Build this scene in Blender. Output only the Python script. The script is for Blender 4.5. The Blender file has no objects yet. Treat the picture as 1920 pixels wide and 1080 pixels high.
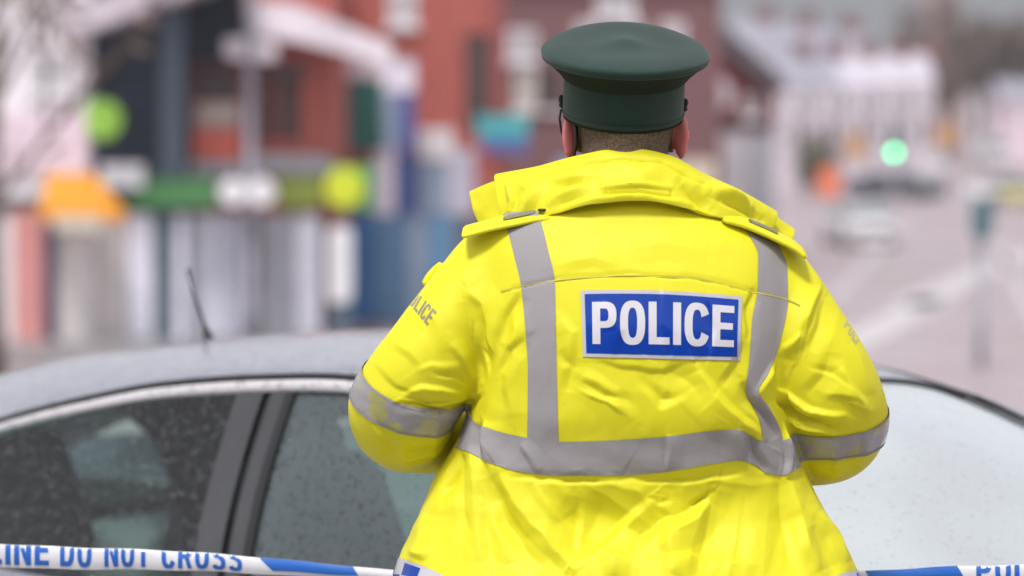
import bpy, bmesh, math, random
import numpy as np
from mathutils import Vector, noise
from mathutils.bvhtree import BVHTree

# ------------------------------------------------------------------ camera, sky, sun, exposure
SC = bpy.context.scene
COL = SC.collection
FPX = 7200.0                       # focal length in pixels of the 1920 px photograph (135 mm)
CAM = np.array((0.0, 0.0, 1.75))
TH = math.atan((540 - 209) / FPX)  # camera tilts down a little, horizon at row 209
cam_d = bpy.data.cameras.new('camera')
cam = bpy.data.objects.new('camera', cam_d)
COL.objects.link(cam)
cam.location = CAM
cam.rotation_euler = (math.pi / 2 - TH, 0, 0)
cam_d.lens = 135.0
cam_d.sensor_width = 36.0
cam_d.clip_end = 6000.0
cam_d.clip_start = 0.1
cam_d.dof.use_dof = True
cam_d.dof.focus_distance = 6.36
cam_d.dof.aperture_fstop = 2.9
SC.camera = cam

SUN_EL, SUN_AZ = math.radians(62), math.radians(-155)   # azimuth of the light, from +Y towards +X
world = bpy.data.worlds.new('World')
SC.world = world
world.use_nodes = True
wn = world.node_tree
wn.nodes.clear()
sky = wn.nodes.new('ShaderNodeTexSky')
sky.sky_type = 'NISHITA'
sky.sun_disc = False
sky.sun_elevation = SUN_EL
sky.sun_rotation = SUN_AZ
sky.dust_density = 1.0
sky.air_density = 1.0
hsv = wn.nodes.new('ShaderNodeHueSaturation')
hsv.inputs['Saturation'].default_value = 0.10     # closed cloud cover: grey daylight
bg = wn.nodes.new('ShaderNodeBackground')
bg.inputs['Strength'].default_value = 0.098
wo = wn.nodes.new('ShaderNodeOutputWorld')
wn.links.new(sky.outputs[0], hsv.inputs['Color'])
tint = wn.nodes.new('ShaderNodeMix')
tint.data_type = 'RGBA'
tint.blend_type = 'MULTIPLY'
tint.inputs[0].default_value = 1.0
tint.inputs[7].default_value = (1.0, 0.985, 1.02, 1)
wn.links.new(hsv.outputs[0], tint.inputs[6])
wn.links.new(tint.outputs[2], bg.inputs['Color'])
wn.links.new(bg.outputs[0], wo.inputs['Surface'])

sun_d = bpy.data.lights.new('sun', 'SUN')
sun_d.energy = 1.5
sun_d.angle = math.radians(13)
sun_d.color = (1.0, 0.97, 0.97)
sun = bpy.data.objects.new('sun', sun_d)
COL.objects.link(sun)
sd = Vector((math.sin(SUN_AZ) * math.cos(SUN_EL), math.cos(SUN_AZ) * math.cos(SUN_EL), math.sin(SUN_EL)))
sun.rotation_euler = sd.to_track_quat('Z', 'Y').to_euler()
sun.location = (0, 0, 30)

SC.view_settings.view_transform = 'Standard'
SC.view_settings.look = 'None'
SC.view_settings.exposure = 1.08
SC.view_settings.gamma = 1.0
SC.render.engine = 'CYCLES'
SC.cycles.use_denoising = True
SC.cycles.max_bounces = 8
SC.cycles.transparent_max_bounces = 12

# ------------------------------------------------------------------ helpers
def P(px, py, Y):
    """photo pixel at distance Y (metres ahead of the camera) -> world point"""
    u = (px - 960.0) / FPX
    v = -(py - 540.0) / FPX
    d = np.array((u, math.cos(TH) + v * math.sin(TH), -math.sin(TH) + v * math.cos(TH)))
    return CAM + d * (Y / d[1])

def proj(V):
    """world points -> photo pixels"""
    R = np.asarray(V) - CAM
    f = R[:, 1] * math.cos(TH) - R[:, 2] * math.sin(TH)
    up = R[:, 1] * math.sin(TH) + R[:, 2] * math.cos(TH)
    return 960 + FPX * R[:, 0] / f, 540 - FPX * up / f

def lin(c):
    """sRGB 0-255 -> linear"""
    return tuple(((x / 255) / 12.92 if x / 255 <= 0.04045 else ((x / 255 + 0.055) / 1.055) ** 2.4) for x in c)

def smooth_keys(keys, x):
    """smooth interpolation through (x, value...) keys"""
    k = np.array(keys, float)
    xs = k[:, 0]
    x = np.asarray(x, float)
    out = []
    for c in range(1, k.shape[1]):
        y = k[:, c]
        h = np.diff(xs)
        s = np.diff(y) / h
        m = np.zeros(len(xs))
        m[0], m[-1] = s[0], s[-1]
        for i in range(1, len(xs) - 1):
            m[i] = 0 if s[i - 1] * s[i] <= 0 else 2 * s[i - 1] * s[i] / (s[i - 1] + s[i])
        xc = np.clip(x, xs[0], xs[-1])
        i = np.clip(np.searchsorted(xs, xc) - 1, 0, len(xs) - 2)
        t = (xc - xs[i]) / h[i]
        out.append((2 * t**3 - 3 * t**2 + 1) * y[i] + (t**3 - 2 * t**2 + t) * h[i] * m[i]
                   + (-2 * t**3 + 3 * t**2) * y[i + 1] + (t**3 - t**2) * h[i] * m[i + 1])
    return out if len(out) > 1 else out[0]

ORG = {}
MATS = {}

def link(name, me, m=None, parent=None, smooth=False):
    o = bpy.data.objects.new(name, me)
    COL.objects.link(o)
    if m is not None:
        me.materials.clear()
        me.materials.append(MATS[m] if isinstance(m, str) else m)
    if parent is not None:
        o.parent = parent
    if smooth:
        me.polygons.foreach_set('use_smooth', [True] * len(me.polygons))
    return o

def thing(name, label, cat, loc=(0, 0, 0), group=None):
    o = bpy.data.objects.new(name, None)
    o.empty_display_size = 0.2
    COL.objects.link(o)
    o.location = tuple(loc)
    ORG[o.name] = np.array(loc, float)
    tag(o, label, cat, group)
    return o

def tag(o, label, cat, group=None):
    o['label'] = label
    o['category'] = cat
    if group:
        o['group'] = group
    return o

def mesh(name, V, F, m=None, parent=None, smooth=False, kind=None):
    """world-space verts -> object (under a parent whose origin is known)"""
    off = ORG.get(parent.name, np.zeros(3)) if parent is not None else np.zeros(3)
    V = np.asarray(V, float).reshape(-1, 3) - off
    me = bpy.data.meshes.new(name)
    me.from_pydata([tuple(v) for v in V], [], [tuple(f) for f in F])
    me.update()
    o = link(name, me, m, parent, smooth)
    ORG[o.name] = off
    if kind:
        o['kind'] = kind
    return o

class MB:
    """collects simple solids, then becomes one mesh object"""
    def __init__(s):
        s.v, s.f = [], []
    def add(s, V, F):
        n = len(s.v)
        s.v += [tuple(v) for v in V]
        s.f += [tuple(i + n for i in f) for f in F]
        return s
    def box(s, x0, x1, y0, y1, z0, z1):
        V = [(x, y, z) for z in (z0, z1) for y in (y0, y1) for x in (x0, x1)]
        return s.add(V, [(0, 2, 3, 1), (4, 5, 7, 6), (0, 1, 5, 4), (2, 6, 7, 3), (0, 4, 6, 2), (1, 3, 7, 5)])
    def prism(s, poly, y0, y1):
        """poly of (x, z), extruded along y"""
        n = len(poly)
        V = [(x, y0, z) for x, z in poly] + [(x, y1, z) for x, z in poly]
        F = [tuple(range(n)), tuple(range(2 * n - 1, n - 1, -1))]
        F += [(i, i + n, (i + 1) % n + n, (i + 1) % n) for i in range(n)]
        return s.add(V, F)
    def tube(s, pts, rad, n=12, cap=True):
        V, F = tube(pts, rad, n, cap)
        return s.add(V, F)
    def xform(s, fn):
        s.v = [tuple(fn(v)) for v in s.v]
        return s
    def build(s, name, m, parent=None, smooth=False, kind=None):
        return mesh(name, s.v, s.f, m, parent, smooth, kind)

def frames(pts):
    pts = np.asarray(pts, float)
    T = np.gradient(pts, axis=0)
    T /= np.linalg.norm(T, axis=1)[:, None] + 1e-12
    a = np.array((0, 0, 1.0)) if abs(T[0][2]) < 0.9 else np.array((1.0, 0, 0))
    N = [np.cross(np.cross(T[0], a), T[0])]
    N[0] /= np.linalg.norm(N[0])
    for i in range(1, len(pts)):
        n = N[-1] - T[i] * np.dot(N[-1], T[i])
        N.append(n / (np.linalg.norm(n) + 1e-12))
    N = np.array(N)
    return T, N, np.cross(T, N)

def tube(pts, rad, n=12, cap=True, squash=None):
    pts = np.asarray(pts, float)
    rad = np.broadcast_to(np.asarray(rad, float), (len(pts),))
    T, N, B = frames(pts)
    a = np.linspace(0, 2 * math.pi, n, endpoint=False)
    V = [pts[i] + rad[i] * (math.cos(t) * N[i] + math.sin(t) * B[i]) for i in range(len(pts)) for t in a]
    F = [(i * n + j, i * n + (j + 1) % n, (i + 1) * n + (j + 1) % n, (i + 1) * n + j)
         for i in range(len(pts) - 1) for j in range(n)]
    if cap:
        F += [tuple(range(n - 1, -1, -1)), tuple((len(pts) - 1) * n + j for j in range(n))]
    return V, F

def capsule(pts, rad, n=16):
    """tube with rounded ends through the points (smoothly resampled)"""
    pts = np.asarray(pts, float)
    rad = np.asarray(rad, float)
    d = np.r_[0, np.cumsum(np.linalg.norm(np.diff(pts, axis=0), axis=1))]
    m = max(8, int(d[-1] / 0.012))
    t = np.linspace(0, d[-1], m)
    q = np.array(smooth_keys(np.c_[d, pts], t)).T
    r = smooth_keys(np.c_[d, rad], t)
    T = np.gradient(q, axis=0)
    T /= np.linalg.norm(T, axis=1)[:, None]
    k = np.linspace(0.12, 1, 6)[:-1]
    c0 = [(q[0] - T[0] * r[0] * math.sqrt(max(0, 1 - x * x)), r[0] * x) for x in k]
    c1 = [(q[-1] + T[-1] * r[-1] * math.sqrt(max(0, 1 - x * x)), r[-1] * x) for x in k[::-1]]
    q = np.array([a for a, _ in c0] + list(q) + [a for a, _ in c1])
    r = np.array([b for _, b in c0] + list(r) + [b for _, b in c1])
    return tube(q, r, n)

def grid(fn, nu, nv, closed=False):
    """fn(u, v) for u, v in 0..1 -> verts and quads"""
    V, F = [], []
    us = np.linspace(0, 1, nu, endpoint=not closed)
    vs = np.linspace(0, 1, nv)
    for v in vs:
        for u in us:
            V.append(fn(u, v))
    for j in range(nv - 1):
        for i in range(nu if closed else nu - 1):
            a, b = j * nu + i, j * nu + (i + 1) % nu
            F.append((a, b, b + nu, a + nu))
    return V, F

_rs = np.random.RandomState(7)
_PERM = np.tile(_rs.permutation(256), 3)
_GRAD = _rs.normal(size=(256, 3))
_GRAD /= np.linalg.norm(_GRAD, axis=1)[:, None]
def fbm(V, s, seed, z=1.0):
    """smooth gradient noise at many points, about -0.6 .. 0.6"""
    Q = np.asarray(V, float) * s
    Q[:, 0] += seed
    Q[:, 2] *= z
    I = np.floor(Q).astype(int)
    f = Q - I
    w = f * f * f * (f * (f * 6 - 15) + 10)
    out = np.zeros(len(Q))
    for c in range(8):
        o = np.array((c & 1, (c >> 1) & 1, (c >> 2) & 1))
        J = (I + o) & 255
        g = _GRAD[_PERM[_PERM[_PERM[J[:, 0]] + J[:, 1]] + J[:, 2]]]
        k = np.prod(np.where(o, w, 1 - w), axis=1)
        out += k * (g * (f - o)).sum(1)
    return out

def remesh(parts, voxel, name):
    """union of closed shells as one continuous surface: numpy verts, faces"""
    mb = MB()
    for V, F in parts:
        mb.add(V, F)
    me = bpy.data.meshes.new(name)
    me.from_pydata(mb.v, [], mb.f)
    o = bpy.data.objects.new(name, me)
    COL.objects.link(o)
    md = o.modifiers.new('r', 'REMESH')
    md.mode = 'VOXEL'
    md.voxel_size = voxel
    md.adaptivity = 0
    ev = o.evaluated_get(bpy.context.evaluated_depsgraph_get())
    m2 = bpy.data.meshes.new_from_object(ev)
    V = np.empty(len(m2.vertices) * 3)
    m2.vertices.foreach_get('co', V)
    F = [tuple(p.vertices) for p in m2.polygons]
    bpy.data.objects.remove(o)
    bpy.data.meshes.remove(me)
    bpy.data.meshes.remove(m2)
    return V.reshape(-1, 3), F

def vnormals(V, F4):
    """area weighted vertex normals, quads"""
    a, b, c, d = (V[F4[:, i]] for i in range(4))
    n = np.cross(c - a, d - b)
    N = np.zeros_like(V)
    for i in range(4):
        np.add.at(N, F4[:, i], n)
    return N / (np.linalg.norm(N, axis=1)[:, None] + 1e-15)

def laplace(V, F4, w, it):
    E = np.concatenate([F4[:, [0, 1]], F4[:, [1, 2]], F4[:, [2, 3]], F4[:, [3, 0]]])
    cnt = np.bincount(E[:, 0], minlength=len(V)) + np.bincount(E[:, 1], minlength=len(V))
    for _ in range(it):
        S = np.zeros_like(V)
        for c in range(3):
            S[:, c] = np.bincount(E[:, 0], V[E[:, 1], c], len(V)) + np.bincount(E[:, 1], V[E[:, 0], c], len(V))
        V = V + (S / cnt[:, None] - V) * w[:, None]
    return V

def clip_mesh(V, N, F, fields, offset):
    """part of a surface where every field is positive, lifted along the normals"""
    fs = np.array(fields)
    ok = fs.min(axis=0) > 0
    W = V + N * offset
    Fa = np.asarray(F)
    full = ok[Fa].all(axis=1)
    part = ~full & ~(fs[:, Fa] <= 0).all(axis=2).any(axis=0)
    used = np.zeros(len(V), bool)
    used[Fa[full].ravel()] = True
    ids_all = np.nonzero(used)[0]
    idx = {int(k): n for n, k in enumerate(ids_all)}
    remap = np.full(len(V), -1)
    remap[ids_all] = np.arange(len(ids_all))
    out_v = list(W[ids_all])
    out_f = [tuple(q) for q in remap[Fa[full]].tolist()]
    for f in Fa[part]:
        poly = [(W[i], fs[:, i], int(i)) for i in f]
        for k in range(len(fs)):
            res = []
            for j in range(len(poly)):
                a, b = poly[j], poly[(j + 1) % len(poly)]
                if a[1][k] > 0:
                    res.append(a)
                if (a[1][k] > 0) != (b[1][k] > 0):
                    t = a[1][k] / (a[1][k] - b[1][k])
                    res.append((a[0] + (b[0] - a[0]) * t, a[1] + (b[1] - a[1]) * t, None))
            poly = res
            if len(poly) < 3:
                break
        if len(poly) < 3:
            continue
        ids = []
        for p in poly:
            key = p[2] if p[2] is not None else tuple(np.round(p[0] * 20000).astype(int))
            if key not in idx:
                idx[key] = len(out_v)
                out_v.append(p[0])
            ids.append(idx[key])
        ids = [x for n_, x in enumerate(ids) if x != ids[n_ - 1]]
        if len(set(ids)) == len(ids) and len(ids) > 2:
            out_f.append(tuple(ids))
    out_f = [f[:3] if len(f) == 4 and f[3] == f[2] else f for f in out_f]
    if not out_f:
        return out_v, out_f
    # keep the main piece only
    E = np.array([(f[i], f[i - 1]) for f in out_f for i in range(len(f))])
    lab = np.arange(len(out_v))
    while True:
        old = lab.copy()
        m = np.minimum(lab[E[:, 0]], lab[E[:, 1]])
        np.minimum.at(lab, E[:, 0], m)
        np.minimum.at(lab, E[:, 1], m)
        lab = lab[lab]
        if (lab == old).all():
            break
    fl_ = np.array([lab[f[0]] for f in out_f])
    vals, cnt = np.unique(fl_, return_counts=True)
    if len(vals) > 1:
        big = vals[cnt.argmax()]
        out_f = [f for f, l in zip(out_f, fl_) if l == big]
        keep = sorted({i for f in out_f for i in f})
        mp = {k: n for n, k in enumerate(keep)}
        out_v = [out_v[k] for k in keep]
        out_f = [tuple(mp[i] for i in f) for f in out_f]
    return out_v, out_f

# ------------------------------------------------------------------ block capitals
def ring(n, a0, a1, ow, oh, iw, ih, cx, cy, e=2.6):
    out = []
    for k in range(n):
        q = []
        for a, (w_, h_) in ((a0 + (a1 - a0) * k / n, (ow, oh)), (a0 + (a1 - a0) * (k + 1) / n, (ow, oh)),
                            (a0 + (a1 - a0) * (k + 1) / n, (iw, ih)), (a0 + (a1 - a0) * k / n, (iw, ih))):
            c, s = math.cos(a), math.sin(a)
            q.append((cx + w_ * math.copysign(abs(c) ** (2 / e), c), cy + h_ * math.copysign(abs(s) ** (2 / e), s)))
        out.append(q)
    return out
def rect(x0, y0, x1, y1):
    return [[(x0, y0), (x1, y0), (x1, y1), (x0, y1)]]
def letter(ch, S=0.19):
    """bold condensed capital, height 1: list of quads and its width"""
    pi = math.pi
    if ch == 'I':
        return rect(0, 0, S, 1), S
    if ch == 'L':
        return rect(0, 0, S, 1) + rect(S, 0, 0.50, 0.17), 0.50
    if ch == 'E':
        return rect(0, 0, S, 1) + rect(S, 0, 0.52, 0.165) + rect(S, 0.83, 0.52, 1) + rect(S, 0.42, 0.49, 0.58), 0.52
    if ch == 'P':
        return (rect(0, 0, S, 1) + rect(S, 0.84, 0.30, 1) + rect(S, 0.38, 0.30, 0.54)
                + ring(14, -pi / 2, pi / 2, 0.28, 0.31, 0.28 - S, 0.15, 0.30, 0.69)), 0.58
    if ch == 'O':
        return ring(40, 0, 2 * pi, 0.30, 0.52, 0.30 - S, 0.355, 0.30, 0.5), 0.60
    if ch == 'N':
        return rect(0, 0, S, 1) + rect(0.62 - S, 0, 0.62, 1) + [[(S, 0.62), (0.62 - S, 0.0), (0.62 - S, 0.38), (S, 1.0)]], 0.62
    if ch == 'T':
        return rect(0, 0.83, 0.54, 1) + rect(0.27 - S / 2, 0, 0.27 + S / 2, 0.83), 0.54
    if ch == 'D':
        return (rect(0, 0, S, 1) + rect(S, 0.83, 0.28, 1) + rect(S, 0, 0.28, 0.17)
                + ring(18, -pi / 2, pi / 2, 0.31, 0.5, 0.31 - S, 0.33, 0.28, 0.5)), 0.59
    if ch == 'R':
        return (rect(0, 0, S, 1) + rect(S, 0.84, 0.30, 1) + rect(S, 0.40, 0.30, 0.55)
                + ring(14, -pi / 2, pi / 2, 0.28, 0.30, 0.28 - S, 0.145, 0.30, 0.70)
                + [[(0.42, 0.0), (0.60, 0.0), (0.47, 0.41), (0.29, 0.395)]]), 0.60
    if ch == 'S':
        return (ring(20, 0.35, 1.5 * pi, 0.29, 0.285, 0.29 - S, 0.13, 0.29, 0.735) + ring(20, -pi + 0.35, 0.5 * pi, 0.29, 0.285, 0.29 - S, 0.13, 0.29, 0.265)), 0.58
    if ch == 'C':
        return ring(36, 0.42, 2 * pi - 0.42, 0.30, 0.52, 0.30 - S, 0.355, 0.30, 0.5), 0.58
def word(text, gap=0.075):
    out, x = [], 0
    for ch in text:
        q, w_ = letter(ch)
        out.append([[(a + x, b) for a, b in k] for k in q])
        x += w_ + gap
    return out, x - gap

# ------------------------------------------------------------------ materials
def nodes_of(name):
    m = bpy.data.materials.new(name)
    m.use_nodes = True
    t = m.node_tree
    b = t.nodes['Principled BSDF']
    MATS[name] = m
    return m, t, b

def material(name, col, rough=0.6, metal=0.0, spec=0.5, var=0.15, scale=6.0, bump=0.0, bscale=60.0, coat=0.0,
             sheen=0.0, trans=0.0, col2=None, detail=4.0, stretch=None):
    """principled colour with uneven tone, uneven gloss and fine relief"""
    m, t, b = nodes_of(name)
    tc = t.nodes.new('ShaderNodeTexCoord')
    src = tc.outputs['Object']
    if stretch:
        mp = t.nodes.new('ShaderNodeMapping')
        mp.inputs['Scale'].default_value = stretch
        t.links.new(src, mp.inputs[0])
        src = mp.outputs[0]
    nz = t.nodes.new('ShaderNodeTexNoise')
    nz.inputs['Scale'].default_value = scale
    nz.inputs['Detail'].default_value = detail
    t.links.new(src, nz.inputs['Vector'])
    mx = t.nodes.new('ShaderNodeMix')
    mx.data_type = 'RGBA'
    c2 = col2 if col2 else tuple(c * (1 - var) for c in col)
    c1 = col if col2 else tuple(min(1, c * (1 + var)) for c in col)
    mx.inputs[6].default_value = (*c1, 1)
    mx.inputs[7].default_value = (*c2, 1)
    rp = t.nodes.new('ShaderNodeMapRange')
    rp.inputs[1].default_value, rp.inputs[2].default_value = 0.3, 0.7
    t.links.new(nz.outputs[0], rp.inputs[0])
    t.links.new(rp.outputs[0], mx.inputs[0])
    t.links.new(mx.outputs[2], b.inputs['Base Color'])
    rr = t.nodes.new('ShaderNodeMapRange')
    rr.inputs[3].default_value, rr.inputs[4].default_value = max(0, rough - 0.08), min(1, rough + 0.08)
    t.links.new(nz.outputs[0], rr.inputs[0])
    t.links.new(rr.outputs[0], b.inputs['Roughness'])
    b.inputs['Metallic'].default_value = metal
    b.inputs['Specular IOR Level'].default_value = spec
    b.inputs['Coat Weight'].default_value = coat
    b.inputs['Coat Roughness'].default_value = 0.08
    b.inputs['Sheen Weight'].default_value = sheen
    b.inputs['Transmission Weight'].default_value = trans
    if bump:
        n2 = t.nodes.new('ShaderNodeTexNoise')
        n2.inputs['Scale'].default_value = bscale
        n2.inputs['Detail'].default_value = 6.0
        t.links.new(src, n2.inputs['Vector'])
        bp = t.nodes.new('ShaderNodeBump')
        bp.inputs['Strength'].default_value = bump
        bp.inputs['Distance'].default_value = 0.01
        t.links.new(n2.outputs[0], bp.inputs['Height'])
        t.links.new(bp.outputs[0], b.inputs['Normal'])
    return m

def wet_drops(t, scale, thr=0.32, dist=0.0015):
    """raindrop relief: returns (mask socket, normal socket)"""
    tc = t.nodes.new('ShaderNodeTexCoord')
    vo = t.nodes.new('ShaderNodeTexVoronoi')
    vo.inputs['Scale'].default_value = scale
    vo.inputs['Randomness'].default_value = 1.0
    t.links.new(tc.outputs['Object'], vo.inputs['Vector'])
    nz = t.nodes.new('ShaderNodeTexNoise')
    nz.inputs['Scale'].default_value = scale * 0.55
    nz.inputs['Detail'].default_value = 3
    t.links.new(tc.outputs['Object'], nz.inputs['Vector'])
    mr = t.nodes.new('ShaderNodeMapRange')       # uneven drop size, many spots without a drop
    mr.inputs[1].default_value, mr.inputs[2].default_value = 0.33, 0.66
    mr.inputs[3].default_value, mr.inputs[4].default_value = 0.0, thr
    t.links.new(nz.outputs[0], mr.inputs[0])
    sb = t.nodes.new('ShaderNodeMath')
    sb.operation = 'SUBTRACT'
    t.links.new(mr.outputs[0], sb.inputs[0])
    t.links.new(vo.outputs['Distance'], sb.inputs[1])
    dv = t.nodes.new('ShaderNodeMath')
    dv.operation = 'MULTIPLY'
    dv.inputs[1].default_value = 8.0
    dv.use_clamp = True
    t.links.new(sb.outputs[0], dv.inputs[0])
    bp = t.nodes.new('ShaderNodeBump')
    bp.inputs['Strength'].default_value = 0.9
    bp.inputs['Distance'].default_value = dist
    t.links.new(dv.outputs[0], bp.inputs['Height'])
    return dv.outputs[0], bp.outputs[0]

def glass(name, tint, mist_sheen=0.0, mist_sheen_col=(0.6, 0.65, 0.66), drops=150.0, base_refl=0.0, thr=0.3, drop_gain=0.22, rough=0.03):
    """wet car glass: clear tinted pane, mirror film by angle, raindrops, a breath of condensation"""
    m = bpy.data.materials.new(name)
    m.use_nodes = True
    MATS[name] = m
    t = m.node_tree
    t.nodes.clear()
    out = t.nodes.new('ShaderNodeOutputMaterial')
    tr = t.nodes.new('ShaderNodeBsdfTransparent')
    tr.inputs[0].default_value = (*tint, 1)
    gl = t.nodes.new('ShaderNodeBsdfGlossy')
    gl.inputs['Roughness'].default_value = rough
    fr = t.nodes.new('ShaderNodeFresnel')
    fr.inputs['IOR'].default_value = 1.55
    ad = t.nodes.new('ShaderNodeMath')
    ad.operation = 'ADD'
    ad.use_clamp = True
    ad.inputs[1].default_value = base_refl
    t.links.new(fr.outputs[0], ad.inputs[0])
    m1 = t.nodes.new('ShaderNodeMixShader')
    t.links.new(ad.outputs[0], m1.inputs[0])
    t.links.new(tr.outputs[0], m1.inputs[1])
    t.links.new(gl.outputs[0], m1.inputs[2])
    last = m1.outputs[0]
    if drops:
        mask, nor = wet_drops(t, drops, thr)
        if rough < 0.1:
            t.links.new(nor, gl.inputs['Normal'])
        df = t.nodes.new('ShaderNodeBsdfDiffuse')
        df.inputs[0].default_value = (*mist_sheen_col, 1)  # pale diffuse layer: condensation plus reflected sky, put into the colour
        tl = t.nodes.new('ShaderNodeBsdfTranslucent')
        tl.inputs[0].default_value = (*mist_sheen_col, 1)
        mm = t.nodes.new('ShaderNodeMixShader')
        mm.inputs[0].default_value = 0.35
        t.links.new(df.outputs[0], mm.inputs[1])
        t.links.new(tl.outputs[0], mm.inputs[2])
        tc = t.nodes.new('ShaderNodeTexCoord')
        nz = t.nodes.new('ShaderNodeTexNoise')
        nz.inputs['Scale'].default_value = 3.0
        nz.inputs['Detail'].default_value = 5
        t.links.new(tc.outputs['Object'], nz.inputs['Vector'])
        mr = t.nodes.new('ShaderNodeMapRange')
        mr.inputs[1].default_value, mr.inputs[2].default_value = 0.3, 0.7
        mr.inputs[3].default_value, mr.inputs[4].default_value = mist_sheen * 0.8, mist_sheen * 1.15
        t.links.new(nz.outputs[0], mr.inputs[0])
        dm = t.nodes.new('ShaderNodeMath')
        dm.operation = 'MULTIPLY_ADD'
        dm.inputs[1].default_value = drop_gain
        t.links.new(mask, dm.inputs[0])
        t.links.new(mr.outputs[0], dm.inputs[2])
        dm.use_clamp = True
        m2 = t.nodes.new('ShaderNodeMixShader')
        t.links.new(dm.outputs[0], m2.inputs[0])
        t.links.new(last, m2.inputs[1])
        t.links.new(mm.outputs[0], m2.inputs[2])
        last = m2.outputs[0]
    t.links.new(last, out.inputs['Surface'])
    return m
# ------------------------------------------------------------------ ground: the road falls away from the officer, then runs level
def ground_material():
    m, t, b = nodes_of('wet_road')
    tc = t.nodes.new('ShaderNodeTexCoord')
    nz = t.nodes.new('ShaderNodeTexNoise')
    nz.inputs['Scale'].default_value = 0.35
    nz.inputs['Detail'].default_value = 8
    t.links.new(tc.outputs['Object'], nz.inputs['Vector'])
    mx = t.nodes.new('ShaderNodeMix')
    mx.data_type = 'RGBA'
    mx.inputs[6].default_value = (0.41, 0.325, 0.34, 1)
    mx.inputs[7].default_value = (0.32, 0.255, 0.265, 1)
    t.links.new(nz.outputs[0], mx.inputs[0])
    t.links.new(mx.outputs[2], b.inputs['Base Color'])
    mr = t.nodes.new('ShaderNodeMapRange')
    mr.inputs[1].default_value, mr.inputs[2].default_value = 0.35, 0.65
    mr.inputs[3].default_value, mr.inputs[4].default_value = 0.25, 0.5
    t.links.new(nz.outputs[0], mr.inputs[0])
    t.links.new(mr.outputs[0], b.inputs['Roughness'])
    n2 = t.nodes.new('ShaderNodeTexNoise')
    n2.inputs['Scale'].default_value = 60
    n2.inputs['Detail'].default_value = 4
    t.links.new(tc.outputs['Object'], n2.inputs['Vector'])
    bp = t.nodes.new('ShaderNodeBump')
    bp.inputs['Strength'].default_value = 0.5
    bp.inputs['Distance'].default_value = 0.006
    t.links.new(n2.outputs[0], bp.inputs['Height'])
    t.links.new(bp.outputs[0], b.inputs['Normal'])
ground_material()
material('paving', (0.24, 0.23, 0.23), 0.45, var=0.2, scale=3, bump=0.3, bscale=40)
material('kerb_stone', (0.30, 0.29, 0.28), 0.5, var=0.2, scale=5, bump=0.2)
material('road_paint', (0.56, 0.52, 0.53), 0.5, var=0.2, scale=4)
ZG = -2.65
def gz(Y):
    return smooth_keys([(-50, -0.2), (6, -0.2), (12, -0.2), (20, -0.45), (40, -1.85), (52, -2.5), (62, ZG), (400, ZG), (700, 3.0), (1500, 20.0), (5000, 60.0)], Y)
Ys = np.concatenate([[-50, 0, 6], np.linspace(10, 70, 40), np.linspace(80, 400, 20), np.linspace(450, 1500, 20), [2500, 5000]])
Xs = np.concatenate([[-2500, -400], np.linspace(-120, 120, 13), [400, 2500]])
V = [(x, y, gz(y)) for y in Ys for x in Xs]
n = len(Xs)
F = [(j * n + i, j * n + i + 1, (j + 1) * n + i + 1, (j + 1) * n + i) for j in range(len(Ys) - 1) for i in range(n - 1)]
mesh('road', V, F, 'wet_road', None, True, 'structure')
# footway the officer stands on, its kerb runs parallel to the parked car
kd = np.array((math.cos(math.radians(43)), -math.sin(math.radians(43))))
kn = np.array((-kd[1], kd[0]))
kp = np.array((0.24, 6.83))
def foot(a, b, z):
    q = kp + kd * a + kn * b
    return (q[0], q[1], z)
V = [foot(-9, -0.12, 0), foot(9, -0.12, 0), foot(9, -14, 0), foot(-9, -14, 0)]
MB().add(V, [(0, 3, 2, 1)]).build('pavement', 'paving', None, False, 'structure')
kb = MB()
for i in range(20):
    V = [foot(-9 + 0.9 * i + d, b, z) for z in (-0.3, 0.004) for b in (-0.115, 0.0) for d in (0.004, 0.896)]
    kb.add(V, [(0, 2, 3, 1), (4, 5, 7, 6), (0, 1, 5, 4), (2, 6, 7, 3), (0, 4, 6, 2), (1, 3, 7, 5)])
kb.build('kerb', 'kerb_stone', None, False, 'structure')
# ------------------------------------------------------------------ cars
def paint(name, col, metal=0.55, rough=0.32, drops=True):
    m, t, b = nodes_of(name)
    tc = t.nodes.new('ShaderNodeTexCoord')
    nz = t.nodes.new('ShaderNodeTexNoise')
    nz.inputs['Scale'].default_value = 4.0
    nz.inputs['Detail'].default_value = 6
    t.links.new(tc.outputs['Object'], nz.inputs['Vector'])
    mx = t.nodes.new('ShaderNodeMix')
    mx.data_type = 'RGBA'
    mx.inputs[6].default_value = (*col, 1)
    mx.inputs[7].default_value = (*[c * 0.8 for c in col], 1)
    t.links.new(nz.outputs[0], mx.inputs[0])
    t.links.new(mx.outputs[2], b.inputs['Base Color'])
    b.inputs['Metallic'].default_value = metal
    b.inputs['Roughness'].default_value = rough
    b.inputs['Coat Weight'].default_value = 0.8
    b.inputs['Coat Roughness'].default_value = 0.14
    if drops:
        mask, nor = wet_drops(t, 80, 0.55, 0.006)
        dk = t.nodes.new('ShaderNodeMix')
        dk.data_type = 'RGBA'
        dk.inputs[7].default_value = (*[c * 0.5 for c in col], 1)
        ms = t.nodes.new('ShaderNodeMath')
        ms.operation = 'MULTIPLY'
        ms.inputs[1].default_value = 0.35
        t.links.new(mask, ms.inputs[0])
        t.links.new(ms.outputs[0], dk.inputs[0])
        t.links.new(mx.outputs[2], dk.inputs[6])
        t.links.new(dk.outputs[2], b.inputs['Base Color'])
        t.links.new(nor, b.inputs['Normal'])
        t.links.new(nor, b.inputs['Coat Normal'])
    return m
paint('silver_paint', (0.29, 0.30, 0.36), 0.3, 0.26)
paint('white_paint', (0.72, 0.70, 0.71), 0.0, 0.4, False)
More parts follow.
